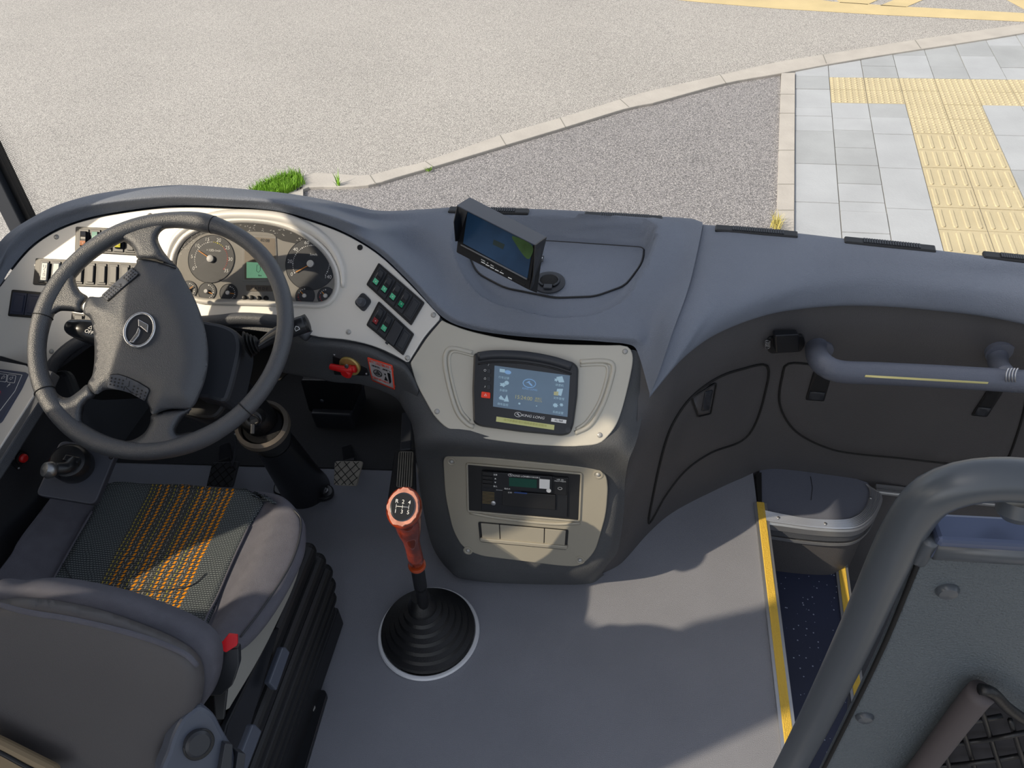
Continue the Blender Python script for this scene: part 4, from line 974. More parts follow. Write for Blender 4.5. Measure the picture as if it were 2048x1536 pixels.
tube('certification_mark', [RP.frame(*rq(.91, .28), *rq(1.1, .28), .0128) @ Vector((.0045 * math.cos(R_(a)), .003 * math.sin(R_(a)), 0)) for a in range(0, 360, 20)], .0005, WHITE, ra, n=0, closed=True, seg=4)
disc('white_dot', *rq(.78, .36), RP, .0052, .0134, .014, WHITE, ra)
for k in range(9): slab('speaker_slot', qcell(ri, .01, .52 + .036 * k, .15, .533 + .036 * k), RP, .0095, .0105, mat('brass_slots', '#8a7a55', .4, metal=.5), ra)
lathe('volume_knob', [(.0055, 0), (.0055, .003), (.003, .004), (.0001, .004)], RP.pt(*rq(.14, .78), .0105), RP.n, ALU, ra, seg=20)
slab('printer_door', rpx(qcell(ri, .24, .46, .86, .84), 2), RP, .010, .014, DARK, ra, bevel=.001); slab('blue_tab', qcell(ri, .38, .46, .53, .49), RP, .0138, .0146, mat('blue_tab', '#2c4a86', .4), ra)
ptext('small_print', '打印', RP, *rq(.33, .49), *rq(.5, .49), .0045, WHITE, ra, off=.0145)

# ================================================================ STEERING WHEEL
sw = thing('steering_wheel', 'black four-spoke steering wheel with chrome-ringed emblem in front of the gauges', 'steering wheel', SW.p0)
swu = Vector((1, 0, 0)) - SW.n * SW.n.x; swu.normalize(); swv = SW.n.cross(swu)
def swp(a, r, z=0): return SW.p0 + swu * (r * math.cos(a)) + swv * (r * math.sin(a)) + SW.n * z
rimpts = [swp(2 * math.pi * i / 96, .2245) for i in range(96)]
def zz(x, y): return (30 + x / 2.845, 400 + y / 2.845)
def ang_of(x, y):
    d = SW.pt(*zz(x, y)) - SW.p0; return math.atan2(d.dot(swv), d.dot(swu)) % (2 * math.pi)
sa = [ang_of(x, y) for x, y in ((1050, 120), (560, 180), (180, 560), (160, 1130), (420, 1390), (1080, 1360))]
def rimr(t):
    a = 2 * math.pi * t; r = .0150
    for q_, wd_, ad in ((sa[0], .16, .0030), (sa[1], .3, .0015), (sa[2], .3, .0020), (sa[3], .2, .0010), (sa[4], .3, .0022), (sa[5], .2, .0018)):
        d = abs((a - q_ + math.pi) % (2 * math.pi) - math.pi); r += ad * math.exp(-(d / wd_) ** 2)
    return r
tube('rim', rimpts, rimr, WHEELM, sw, n=0, closed=True, seg=20)
for x, y in ((1125, 150), (160, 665), (170, 1090), (1290, 1170)):
    a = ang_of(x, y); cen = swp(a, .2245); rad = (cen - SW.p0).normalized()
    tube('rim_seam', [cen + rad * .0168 * math.cos(b_) + SW.n * .0168 * math.sin(b_) for b_ in [2 * math.pi * k / 20 for k in range(20)]], .0009, VOIDM, sw, n=0, closed=True, seg=5)
HUB = [(700, 332), (800, 348), (920, 386), (965, 455), (1030, 580), (1078, 720), (1100, 860), (1092, 980), (1060, 1085), (1005, 1182), (880, 1190), (782, 1218), (768, 1185), (745, 1145), (690, 1105), (620, 1085), (545, 1078), (505, 1083), (458, 1106), (414, 1050), (440, 995), (452, 900), (450, 790), (438, 700), (415, 660), (387, 640), (416, 554), (495, 548), (580, 468), (672, 388), (692, 362)]
hubo = [zz(*p) for p in HUB]
hubd = spx(hubo, 150)
ctr = Vector(zz(760, 760))
def hubh(d, p): return .004 + .020 * min(1, d / 42) ** .6
hb = patch('hub_cover', hubd, SW.pt, WHEELM, sw, off=.006, thick=.03, step=7, h=lambda d, p: .020 * (1 - (1 - min(1, d / 60)) ** 2.2))
hbb = bvh(hb)
def spoke(name, pts, ztop=.010):
    o = [zz(*p) for p in pts]
    return patch(name, spx(o, len(o) * 6), SW.pt, WHEELM, sw, off=-.012, thick=.012, step=6, h=lambda d, p: .020 * math.sqrt(max(0, 1 - (1 - min(1, d / 16)) ** 2)))
spoke('spoke', [(920, 388), (870, 325), (835, 275), (814, 220), (832, 180), (880, 158), (960, 160), (1040, 165), (1000, 125), (850, 100), (700, 120), (560, 175), (470, 215), (520, 232), (600, 232), (650, 255), (680, 290), (700, 334), (800, 350)])
spoke('spoke', [(416, 554), (372, 520), (348, 470), (350, 425), (375, 370), (330, 330), (260, 400), (180, 510), (130, 620), (130, 660), (200, 668), (235, 645), (265, 632), (320, 634), (387, 642), (385, 600)])
spoke('spoke', [(414, 1050), (365, 1085), (310, 1122), (265, 1118), (225, 1088), (165, 1085), (150, 1130), (230, 1250), (350, 1340), (470, 1400), (560, 1385), (440, 1320), (392, 1270), (385, 1210), (405, 1155), (460, 1108)])
spoke('spoke', [(782, 1218), (768, 1270), (735, 1325), (670, 1365), (600, 1375), (560, 1395), (700, 1430), (850, 1415), (1000, 1380), (1080, 1330), (1000, 1320), (925, 1330), (918, 1300), (955, 1240), (1005, 1182), (880, 1190)])
tube('cover_seam', [hbb(*zz(x, y), .0005) for x, y in [(p.x, p.y) for p in crv([(x, y, 0) for x, y in ((702, 336), (800, 352), (916, 390))], 20)]], .0010, VOIDM, hb, n=0, seg=5)
def pad(pts, dots, sym):
    p_ = patch('button_pad', rpx([zz(*q_) for q_ in pts], 3), hbb, mat('button_pad_grey', '#4a4e57', .5), hb, off=.003, thick=.006, step=8, bevel=.001); pb_ = bvh(p_)
    tube('pad_gap', [hbb(*zz(*q_), .001) for q_ in pts], .0012, VOIDM, hb, n=0, closed=True, seg=5)
    for x, y in dots: lathe('grip_dimple', [(.0016, 0), (.0016, .0006), (.0001, .0012)], pb_(*zz(x, y), 0), pb_.n, DARK, p_, seg=8)
    for l in sym: tube('pad_line', [pb_(*zz(*q_), .0003) for q_ in l], .0005, DARK, p_, n=0, seg=4)
pad([(498, 548), (672, 388), (708, 425), (530, 577)], [(520 + 13 * i + 11 * j, 555 - 12 * i + 9 * j - 4) for i in range(5) for j in range(-1, 2) if 500 < 520 + 13 * i + 11 * j] + [(632 + 13 * i + 11 * j, 450 - 12 * i + 9 * j) for i in range(5) for j in range(-1, 2)], [[(565, 488), (600, 520)], [(615, 443), (650, 476)], [(592, 480), (604, 478), (600, 495), (612, 490)]])
pad([(545, 995), (590, 993), (640, 1008), (700, 1035), (762, 1072), (768, 1085), (745, 1142), (690, 1108), (630, 1085), (575, 1072), (528, 1062)], [(550 + 22 * i - 4 * j, 1012 + 18 * j + 5 * i) for i in range(4) for j in range(3)] + [(678 + 22 * i - 5 * j, 1060 + 18 * j + 12 * i) for i in range(4) for j in range(3)], [[(636, 1010), (620, 1080)], [(682, 1030), (662, 1096)], [(652, 1030), (648, 1060), (640, 1060)]])
# emblem: chrome ring with folded-arrow mark
ec = hbb(*zz(711, 741), .001); en = hbb.n.copy(); EP = Pl(ec, (SW.n + en * .3)); ef = EP.frame(*zz(711, 741), *zz(790, 741), 0)
lathe('emblem_plate', [(.027, -.004), (.027, .001), (.0001, .001)], ec, EP.n, GREYP, hb, seg=40)
tube('emblem_ring', [ef @ Vector((.0262 * math.cos(R_(a)), .0315 * math.sin(R_(a)), .002)) for a in range(0, 360, 9)], .0026, CHROME, hb, n=0, closed=True, seg=10)
for pts in ([(700, 683), (752, 712), (748, 752), (712, 722), (702, 722)], [(702, 724), (712, 740), (704, 768), (675, 803), (655, 800), (690, 755)]):
    slab('emblem_arrow', [zz(706 + (q_[0] - 706) * 1.12, 742 + (q_[1] - 742) * 1.12) for q_ in pts], EP, .001, .0042, CHROME, hb, bevel=.001)

# ================================================================ COLUMN, STALKS
stc = thing('steering_column', 'black steering column with moulded shroud, rubber bellows and floor flange', 'steering column', (-.837, 1.251, 0))
SH = [zz(*p) for p in ((1040, 690), (1120, 692), (1190, 708), (1255, 742), (1277, 790), (1280, 860), (1255, 980), (1225, 1090), (1190, 1150), (1100, 1130), (1020, 1090), (1000, 800))]
slab('shroud', spx(SH, 50), SW, -.13, -.05, GREYP, stc, bevel=.014)
slab('shroud', spx([zz(*p) for p in ((1020, 1040), (1120, 1090), (1215, 1090), (1200, 1160), (1130, 1240), (1000, 1230), (900, 1180))], 40), SW, -.2, -.09, DARK, stc, bevel=.012)
slab('shroud', spx([zz(*p) for p in ((470, 640), (420, 700), (440, 800), (600, 900), (900, 900), (1040, 800), (1040, 700), (800, 620))], 40), SW, -.15, -.04, DARK, stc, bevel=.01)
tube('column_tube', [SW.p0 - SW.n * .04, SW.p0 - SW.n * .25, Vector((-.80, 1.13, .40))], .04, DARK, stc, seg=20)
cA, cB = Vector((-.795, 1.120, .40)), Vector((-.838, 1.262, .0)); ax = (cA - cB).normalized(); CL = (cA - cB).length
prof = []
for i in range(7): z0_ = CL - .005 - i * .012; rr0 = .062 - i * .003; prof += [(rr0 - .012, z0_), (rr0, z0_ - .004), (rr0 - .012, z0_ - .0085)]
lathe('bellows', [(.0001, CL + .004), (.045, CL + .004)] + prof + [(.0001, prof[-1][1])], cB, ax, RUBBER, stc, seg=40)
lathe('bellows_collar', [(.05, CL - .006), (.063, CL - .004), (.061, CL + .010), (.052, CL + .015), (.05, CL + .008), (.05, CL - .006)], cB, ax, mat('worn_grey_collar', '#6d6459', .5, var=.2, vscale=20), stc, seg=40)
lathe('column_cone', [(.068, .0), (.062, .05), (.056, .15), (.050, .26), (.045, CL - .085)], cB, ax, DARKG, stc, seg=32)
slab('floor_flange', rpx([(548, 965), (640, 955), (668, 975), (665, 990), (648, 998), (570, 994), (545, 985)], 8), PZ(.02), -.015, 0, DARKG, stc, bevel=.004)
for x, y in ((567, 979), (649, 982)):
    lathe('flange_bolt', [(.011, 0), (.011, .003), (.007, .004), (.007, .009), (.0001, .009)], at(x, y, z=.02), (0, 0, 1), STEEL, stc, seg=8, smooth=False)
ig = Pl(at(507, 838, y=1.07), (.2, -.8, .5))
lathe('ignition_lock', [(.019, -.03), (.019, .004), (.014, .008), (.0001, .008)], ig.pt(507, 838), ig.n, DARKG, stc, seg=24)
tube('ignition_lock', [ig.pt(507, 838, .012) + Vector((.013 * math.cos(a), 0, .013 * math.sin(a))) for a in [R_(20 * i) for i in range(18)]], .003, RUBBER, stc, n=0, closed=True, seg=6)
bar('ignition_key', ig.pt(506, 848, .012), ig.pt(505, 868, .014), .009, .004, GREYP, stc, up=ig.n)
# stalks
tube('wiper_stalk', [SW.pt(505, 697, -.05), SW.pt(520, 690, -.05), SW.pt(545, 674, -.045), SW.pt(575, 660, -.04), SW.pt(612, 647, -.04)], lambda t: .006 + .011 * min(1, t * 1.5) , DARKG, stc, seg=16, n=24)
for i in range(4):
    lathe('stalk_bellows', [(.019 - i * .0022, 0), (.026 - i * .0032, .003), (.019 - i * .0022, .006)], SW.pt(492 + i * 6, 694 - i * .5 - 4, -.05), (SW.pt(520, 690, -.05) - SW.pt(495, 697, -.05)), RUBBER, stc, seg=24)
lathe('stalk_end', [(.0172, 0), (.0172, .004), (.010, .006), (.0001, .006)], SW.pt(612, 647, -.04), (SW.pt(612, 647, -.04) - SW.pt(575, 660, -.04)), DARK, stc, seg=20)
ptext('wiper_symbol', '⌂', SW, 594, 657, 604, 652, .014, WHITE, stc, off=-.018)
tube('indicator_stalk', [SW.pt(138, 651, -.045), SW.pt(150, 656, -.045), SW.pt(175, 662, -.045), SW.pt(210, 670, -.06)], lambda t: .012 + .014 * t ** .6, DARKG, stc, seg=16, n=24)
ptext('stalk_print', 'OFF', SW, 178, 664, 190, 668, .010, WHITE, stc, off=-.024)
ptext('stalk_print', '△', SW, 181, 655, 192, 659, .009, WHITE, stc, off=-.024)
tube('cable', [at(470, 868, y=1.2), at(472, 890, y=1.2), at(468, 915, y=1.2), at(462, 935, y=1.2)], .003, STEEL, stc, seg=6)

# ================================================================ PEDALS
def pedal(nm, label, q, z, tilt, m, diag=True, arm=None):
    pp = thing(nm, label, 'pedal', at(*quadp(q, .5, .5), z=z)); P_ = Pl(at(*quadp(q, .5, 1), z=z), (0, -math.sin(tilt), math.cos(tilt)))
    pad_ = slab('pedal_pad', rpx(q, 5), P_, -.012, 0, m, pp, bevel=.002)
    if diag:
        for k in range(-5, 7):
            for sgn in (1, -1):
                pts_ = []
                for i in range(41):
                    u = i / 40; v = u * sgn * 1.1 + k * .36 + (0 if sgn > 0 else 1)
                    if .02 < v < .98 and .02 < u < .98: pts_.append(P_.pt(*quadp(q, u, v), .0005))
                if len(pts_) > 2: tube('tread_groove', [pts_[0], pts_[-1]], .0009, VOIDM, pad_, n=0, seg=5)
    else:
        for k in range(6):
            u = (k + .8) / 6.6; tube('tread_groove', [P_.pt(*quadp(q, u, .02), .0005), P_.pt(*quadp(q, u, .98), .0005)], .0014, VOIDM, pad_, n=0, seg=5)
    return pp, P_
WORN = mat('worn_sunlit_pedal', '#938e84', .6, var=.2, vscale=40)  # worn rubber, made paler still for sunlight missing on the pedals
p1, P1 = pedal('brake_pedal', 'worn square brake pedal with diamond tread beside the column foot', [(669, 922), (725, 922), (712, 972), (667, 970)], .11, R_(35), WORN)
bar('pedal_arm', P1.pt(700, 925, -.012), at(694, 895, y=1.45), .03, .02, DARKG, p1)
p2, P2 = pedal('clutch_pedal', 'dark clutch pedal with diamond tread just behind the seat front', [(424, 925), (477, 922), (463, 975), (412, 973)], .11, R_(35), mat('dark_rubber_pedal', '#3c3d40', .55))
bar('pedal_arm', P2.pt(450, 925, -.012), at(452, 880, y=1.5), .03, .02, DARKG, p2)
p3, P3 = pedal('accelerator_pedal', 'long ribbed accelerator pedal beside the console base', [(797, 903), (826, 903), (823, 975), (792, 975)], .10, R_(45), WORN, False)
bar('pedal_arm', P3.pt(812, 905, -.012), at(815, 830, y=1.5), .03, .02, GREYP, p3)
slab('pedal_backing', [(790, 900), (829, 900), (832, 990), (775, 1000)], Pl(P3.p0 - P3.n * .015, P3.n), -.01, 0, DARK, p3, bevel=.002)
# things under the dash
hb_ = thing('heater_box', 'grey-black heater box under the dashboard beside the column', 'heater', (-.78, 1.55, .2))
slab('housing', rpx([(620, 826), (702, 830), (716, 905), (652, 905)], 5), PY(1.50), -.14, 0, GREYP, hb_, bevel=.006)
slab('top_panel', rpx([(600, 760), (712, 762), (704, 828), (618, 824)], 6), PY(1.52), -.1, 0, DARK, hb_, bevel=.004)
slab('bracket', rpx([(650, 872), (716, 876), (720, 920), (660, 905)], 8), PY(1.48), -.03, 0, DARKG, hb_, bevel=.004)
for x, y in ((644, 802), (676, 888), (712, 888)): screw(x, y, PY(1.475).pt(x, y), PY(0).n, .006, GREYP, hb_)
bar('cross_beam', (-.75, 1.62, .22), (-.40, 1.60, .22), .05, .04, DARKG, hb_)

# ================================================================ EMERGENCY VALVE + STICKER
kb = bvh(knee)
ev = thing('door_release_valve', 'red lever valve on a brass disc under the gauge fascia', 'valve', kb(700, 735))
EV = Pl(kb(705, 738), kb.n * 1.0 + Vector((0, -.3, .15)))
slab('mounting_plate', rpx([(664, 705), (729, 711), (738, 752), (668, 750)], 3), EV, -.002, .004, DARK, ev, bevel=.001)
BR = mat('worn_brass', '#b39a5c', .4, metal=.4, var=.25, vscale=60)
lathe('brass_disc', [(.0235, 0), (.0235, .005), (.021, .007), (.0001, .007)], EV.pt(701, 730, .004), EV.n, BR, ev, seg=32)
tube('lever_handle', [EV.pt(704, 737, .016), EV.pt(694, 739, .02), EV.pt(680, 737, .022), EV.pt(661, 733, .022)], lambda t: .0085 - .002 * t, RED, ev, seg=14, n=20)
lathe('lever_hub', [(.012, 0), (.012, .016), (.008, .02), (.0001, .02)], EV.pt(698, 737, .008), EV.n, RED, ev, seg=24)
tube('lever_handle', [EV.pt(698, 740, .016), EV.pt(694, 750, .018)], lambda t: .010, RED, ev, seg=14)
tube('lever_handle', [EV.pt(702, 738, .016), EV.pt(711, 738, .016)], lambda t: .008, RED, ev, seg=14)
lathe('hub_screw', [(.0045, 0), (.0045, .003), (.0001, .004)], EV.pt(694, 732, .027), EV.n, STEEL, ev, seg=12)
for x, y in ((669, 709), (725, 717), (733, 747)): screw(x, y, EV.pt(x, y, .004), EV.n, .003, STEEL, ev)
stk = thing('warning_sticker', 'red-bordered warning sticker with steering wheel pictogram right of the red valve', 'sticker', kb(764, 746))
sq2 = [(735, 713), (786, 730), (791, 779), (745, 760)]
def kq(px, py, off=0): return kb(px, py, off)
patch('sticker_border', rpx(sq2, 3), kq, REDP, stk, off=.0022, thick=.0008, step=10)
patch('sticker_sheet', qcell(sq2, .05, .06, .95, .93), kq, mat('sticker_grey', '#a9a6a8', .5), stk, off=.003, thick=.0006, step=10)
kc = kb(763, 745, .0038); KP = Pl(kc, kb.n.copy())
ptext('sticker_heading', '车门应急开关', KP, *quadp(sq2, .5, .18), *quadp(sq2, .9, .18), .010, REDP, stk, off=.0008)
ptext('sticker_print', '(驾驶区)   (乘客门)', KP, *quadp(sq2, .48, .34), *quadp(sq2, .9, .34), .0055, DARK, stk, off=.0008)
ptext('sticker_print', '行驶中请勿操作此开关', KP, *quadp(sq2, .5, .86), *quadp(sq2, .9, .86), .0058, REDP, stk, off=.0008)
wf = KP.frame(*quadp(sq2, .3, .6), *quadp(sq2, .6, .6), .001)
for r_, w_ in ((.0095, .0009), (.0045, .0007)):
    tube('wheel_pictogram', [wf @ Vector((r_ * math.cos(R_(a)), r_ * math.sin(R_(a)), 0)) for a in range(0, 360, 15)], w_, DARK, stk, n=0, closed=True, seg=5)
for a in (90, 210, 330): tube('wheel_pictogram', [wf @ Vector((0, 0, 0)), wf @ Vector((.0095 * math.cos(R_(a)), .0095 * math.sin(R_(a)), 0))], .0008, DARK, stk, n=0, seg=5)
for poly in ([(.72, .42), (.84, .42), (.86, .9), (.76, .9)], [(.55, .78), (.62, .6), (.7, .78)], [(.59, .5), (.64, .5), (.64, .56), (.59, .56)]): slab('person_pictogram', [quadp(sq2, *p_) for p_ in poly], KP, .0004, .001, DARK, stk)

# ================================================================ HOODED MONITOR
mo = thing('reversing_monitor', 'tilted black hooded monitor with dark blue picture on the dash top', 'monitor', topb(1010, 560))
def mz(x, y): return (880 + x / 6.983, 380 + y / 6.983)
MP = Pl(at(*mz(760, 720), y=1.19), (-.42, -.62, .66))
mp0 = at(*mz(760, 720), y=1.19)
scrq = [(385, 300), (1300, 760), (1225, 1200), (325, 735)]
bo = [(240, 215), (1480, 650), (1310, 1370), (225, 870)]
fo = [mz(240, 720), mz(225, 868), mz(1240, 1392), mz(1310, 1330), mz(1330, 760), mz(390, 300), mz(300, 500)]
slab('casing', rpx([mz(385, 290), mz(1335, 762), mz(1245, 1395), mz(228, 868), mz(245, 716)], 2), MP, -.028, 0, mat('matte_black_casing', '#1a1b1e', .7, spec=.2), mo, bevel=.002)
slab('lcd_glass', [mz(385, 305), mz(1295, 765), mz(1218, 1235), mz(322, 745)], MP, .0, .0008, mat('dark_blue_lcd', '#1b3149', .45, spec=.15, var=.4, vscale=14, emit=.3), mo)
slab('lcd_green_area', spx([mz(1010, 640), mz(1290, 780), mz(1250, 960), mz(1180, 930), mz(1060, 760)], 24), MP, .0008, .001, mat('lcd_green', '#33482a', .5, spec=.1, emit=.25, var=.4, vscale=40), mo)
slab('lcd_green_area', [mz(750, 690), mz(905, 760), mz(880, 830), mz(735, 760)], MP, .0008, .001, mat('lcd_dull_olive', '#2f3a3a', .5, spec=.1, emit=.1), mo)
tube('screen_trim', [MP.pt(*mz(295, 765), .002), MP.pt(*mz(1215, 1245), .002)], .0018, mat('grey_trim_line', '#6d6f72', .4), mo, n=0, seg=6)
# hood: top, left and right cheeks standing off the face by hd_
HDP = .050
def hoodpt(x, y, k): return MP.pt(*mz(x, y), HDP * k)
def pris(name, a, b, k0, k1, th, m):
    pa, pb = MP.pt(*mz(*a)), MP.pt(*mz(*b)); ed = (pb - pa).normalized(); sd2 = ed.cross(MP.n).normalized() * th
    V = []
    for s_ in (Vector((0, 0, 0)), sd2): V += [pa + MP.n * -.028 + s_, pb + MP.n * -.028 + s_, pb + MP.n * k1 + s_, pa + MP.n * k0 + s_]
    return mk(name, V, [[0, 1, 2, 3], [7, 6, 5, 4], [0, 4, 5, 1], [1, 5, 6, 2], [2, 6, 7, 3], [3, 7, 4, 0]], m, mo, bevel=.0008)
# front lip of hood follows (240,215)-(1330,760); its rear edge (415,95)-(1480,645)
fl_, fr2 = MP.pt(*mz(236, 212), .045), MP.pt(*mz(1322, 762), .030)
bl_, br2 = MP.pt(*mz(415, 97), -.020), MP.pt(*mz(1482, 650), -.026)
up_ = (MP.pt(*mz(760, 500)) - MP.pt(*mz(760, 900))).normalized()
V = [fl_, fr2, br2, bl_] + [p_ - up_ * .002 for p_ in (fl_, fr2, br2, bl_)]
mk('hood_top', V, [[0, 1, 2, 3], [7, 6, 5, 4], [0, 4, 5, 1], [1, 5, 6, 2], [2, 6, 7, 3], [3, 7, 4, 0]], mat('monitor_hood_grey', '#3f4450', .5), mo, bevel=.001)
def cheek(pts):
    n = len(pts); off_ = (fr2 - fl_).normalized() * .002; V = [p_ for p_ in pts] + [p_ + off_ for p_ in pts]
    return mk('hood_cheek', V, [list(range(n)), list(range(2 * n - 1, n - 1, -1))] + [[i, (i + 1) % n, n + (i + 1) % n, n + i] for i in range(n)], DARK, mo, bevel=.0006)
cheek([fl_, MP.pt(*mz(188, 440), .04), MP.pt(*mz(210, 715), .012), MP.pt(*mz(250, 712), -.01), MP.pt(*mz(330, 640), -.02), bl_])
cheek([fr2, MP.pt(*mz(1310, 960), .028), MP.pt(*mz(1290, 1200), .014), MP.pt(*mz(1245, 1390), .002), MP.pt(*mz(1312, 1335), -.026), MP.pt(*mz(1395, 1000), -.026), br2])
for i, (x, y) in enumerate(((600, 1010), (662, 1047), (725, 1082), (790, 1117), (858, 1152), (975, 1227))):
    slab('key', [mz(x - 24, y - 14), mz(x + 26, y + 9), mz(x + 24, y + 22), mz(x - 26, y - 2)], MP, 0, .0015, WHITE, mo)
    if i < 5: ptext('key_print', ('POWER', 'AV', 'MENU', '-', '+')[i], MP, *mz(x + 2, y - 26), *mz(x + 60, y + 4), .0030, WHITE, mo, off=.0006)
slab('ir_window', [mz(1060, 1255), mz(1190, 1320), mz(1180, 1335), mz(1050, 1270)], MP, 0, .001, VOIDM, mo)
mb_ = topb(1082, 525, .004)
lathe('stand_base', [(.022, 0), (.022, .003), (.016, .006), (.0001, .006)], mb_ + Vector((-.03, 0, .003)), (0, -.1, 1), DARKG, mo, seg=30)
bar('stand_arm', mb_ + Vector((-.03, 0, .006)), MP.pt(*mz(900, 800), -.028), .02, .008, DARKG, mo)
lathe('stand_screw', [(.004, 0), (.004, .002), (.0001, .003)], mb_ + Vector((.0, .0, .006)), (0, 0, 1), CHROME, mo, seg=12)
bar('stand_arm', mb_ + Vector((-.03, 0, .006)), mb_ + Vector((.006, 0, .006)), .022, .003, DARKG, mo)

# ================================================================ GEAR LEVER
gl_ = thing('gear_lever', 'amber knobbed gear lever rising from a black ribbed boot on the floor', 'gear lever', (-.395, .871, 0))
gc = Vector((-.395, .871, 0))
lathe('chrome_ring', [(.106, 0), (.116, 0), (.1195, .003), (.117, .008), (.111, .008), (.107, .004), (.106, 0)], gc, (0, 0, 1), mat('ring_bright_metal', '#eceef2', .3, metal=.35), gl_, seg=72)
pf = [(.0001, .004), (.107, .004), (.109, .012)]
z_, r_ = .012, .107
for i in range(6): pf += [(r_ - .001, z_ + .006), (r_ + .001, z_ + .010), (r_ - .0135 + .004, z_ + .0135)]; z_ += .0145; r_ -= .0130
pf += [(.032, z_ + .008), (.024, z_ + .020), (.021, z_ + .035), (.0001, z_ + .036)]
boot = lathe('boot', pf, gc, (0, 0, 1), RUBBER, gl_, seg=64)
for v in boot.data.vertices:   # boot leans with the lever
    k = max(0, v.co.z - .01) / .12; v.co.x -= .006 * k; v.co.y += .012 * k * k + .004 * math.sin(math.atan2(v.co.y - gc.y, v.co.x - gc.x) * 3) * (1 - k) * .4
kT = at(808, 1016, z=.53)
tA = at(846, 1205, z=.13); tM = at(834, 1130, z=.29)
tube('shaft', [gc + Vector((-.004, .005, .06)), tA, tA.lerp(tM, .45), tA.lerp(tM, .46), tM], lambda t: .0125 if t < .62 else .0142, DARK, gl_, seg=18, n=30)
WOOD = mat('amber_burl_wood', '#7c2c14', .25, coat=.6, var=.55, vscale=35); WOODT = mat('worn_pink_wood', '#c88b78', .4, var=.25, vscale=60)
kd = (kT - tM); kl = kd.length; kd.normalize()
lathe('handle_collar', [(.0165, 0), (.0185, .002), (.0185, .008), (.0165, .011)], tM - kd * .004, kd, mat('amber_collar', '#a8431c', .25, coat=.5), gl_, seg=28)
KN = (CAM - kT).normalized() * .6 + Vector((-.05, -.35, .75)); KN.normalize()
rails_ = []
for t, r_, in ((0, .0165), (.2, .0165), (.45, .0150), (.62, .0175), (.75, .024)):
    cc0 = tM + kd * (kl * t * .86); 
    u_ = kd.orthogonal().normalized(); v_ = kd.cross(u_); rails_.append([cc0 + u_ * r_ * math.cos(a) + v_ * r_ * math.sin(a) for a in [2 * math.pi * k / 24 for k in range(24)]])
ex = Vector((1, 0, 0)) - KN * KN.x; ex.normalize(); ey = KN.cross(ex)
for t, rx_, rz_ in ((-.020, .028, .031), (-.008, .0335, .0385), (.002, .0335, .040), (.009, .030, .036), (.012, .025, .031)):
    cc0 = kT + KN * t; 
    # start angle matched to the stem sections
    sec = [cc0 + ex * rx_ * math.cos(a) + ey * rz_ * math.sin(a) for a in [2 * math.pi * k / 24 for k in range(24)]]
    ref = rails_[0]; best = min(range(24), key=lambda s_: sum((((sec[(k + s_) % 24] - cc0).normalized() - (ref[k] - sum(ref, Vector()) / 24).normalized()).length) for k in range(24)))
    sec2 = [sec[(k + best) % 24] for k in range(24)]; rails_.append(sec2)
V = [p for s_ in rails_ for p in s_]; nR = len(rails_)
Fc = [[i * 24 + k, i * 24 + (k + 1) % 24, (i + 1) * 24 + (k + 1) % 24, (i + 1) * 24 + k] for i in range(nR - 1) for k in range(24)] + [list(range(24))[::-1], [(nR - 1) * 24 + k for k in range(24)]]
knb = mk('knob', V, Fc, WOOD, gl_, smooth=True, sub=1)
KPL = Pl(kT + KN * .0125, KN)
kf = Matrix(((ex.x, ey.x, KN.x, KPL.p0.x), (ex.y, ey.y, KN.y, KPL.p0.y), (ex.z, ey.z, KN.z, KPL.p0.z), (0, 0, 0, 1)))
def oval(name, rx_, ry_, z0, z1, m, parent, n=40, jag=0):
    V = [kf @ Vector((rx_ * (1 + jag * random.uniform(-1, 1)) * math.cos(2 * math.pi * i / n), ry_ * (1 + jag * random.uniform(-1, 1)) * math.sin(2 * math.pi * i / n), z1)) for i in range(n)]
    V += [v - KN * (z1 - z0) for v in V]; return mk(name, V, [list(range(n)), list(range(2 * n - 1, n - 1, -1))] + [[i, (i + 1) % n, n + (i + 1) % n, n + i] for i in range(n)], m, parent, bevel=.0006)
oval('worn_rim', .0282, .0345, -.004, .0008, WOODT, knb, jag=.06)
oval('chrome_rim', .0232, .0262, .0, .0022, mat('dark_chrome', '#6d7076', .2, metal=1), knb)
cap = oval('black_cap', .0212, .0242, .001, .0032, DARKG, knb)
for s_, x, y in (('R', -.0115, .009), ('2', 0, .0088), ('4', .0115, .0086), ('1', -.0115, -.009), ('3', 0, -.0092), ('5', .0115, -.0094)):
    text('gear_number', s_, kf @ Matrix.Translation((x, y, .0034)), .0098, WHITE, knb)
for a_, b_ in (((-.0115, 0), (.0115, 0)), ((-.0115, -.004), (-.0115, .004)), ((0, -.004), (0, .004)), ((.0115, -.004), (.0115, .004))):
    tube('gate_line', [kf @ Vector((*a_, .0034)), kf @ Vector((*b_, .0034))], .0005, WHITE, knb, n=0, seg=5)

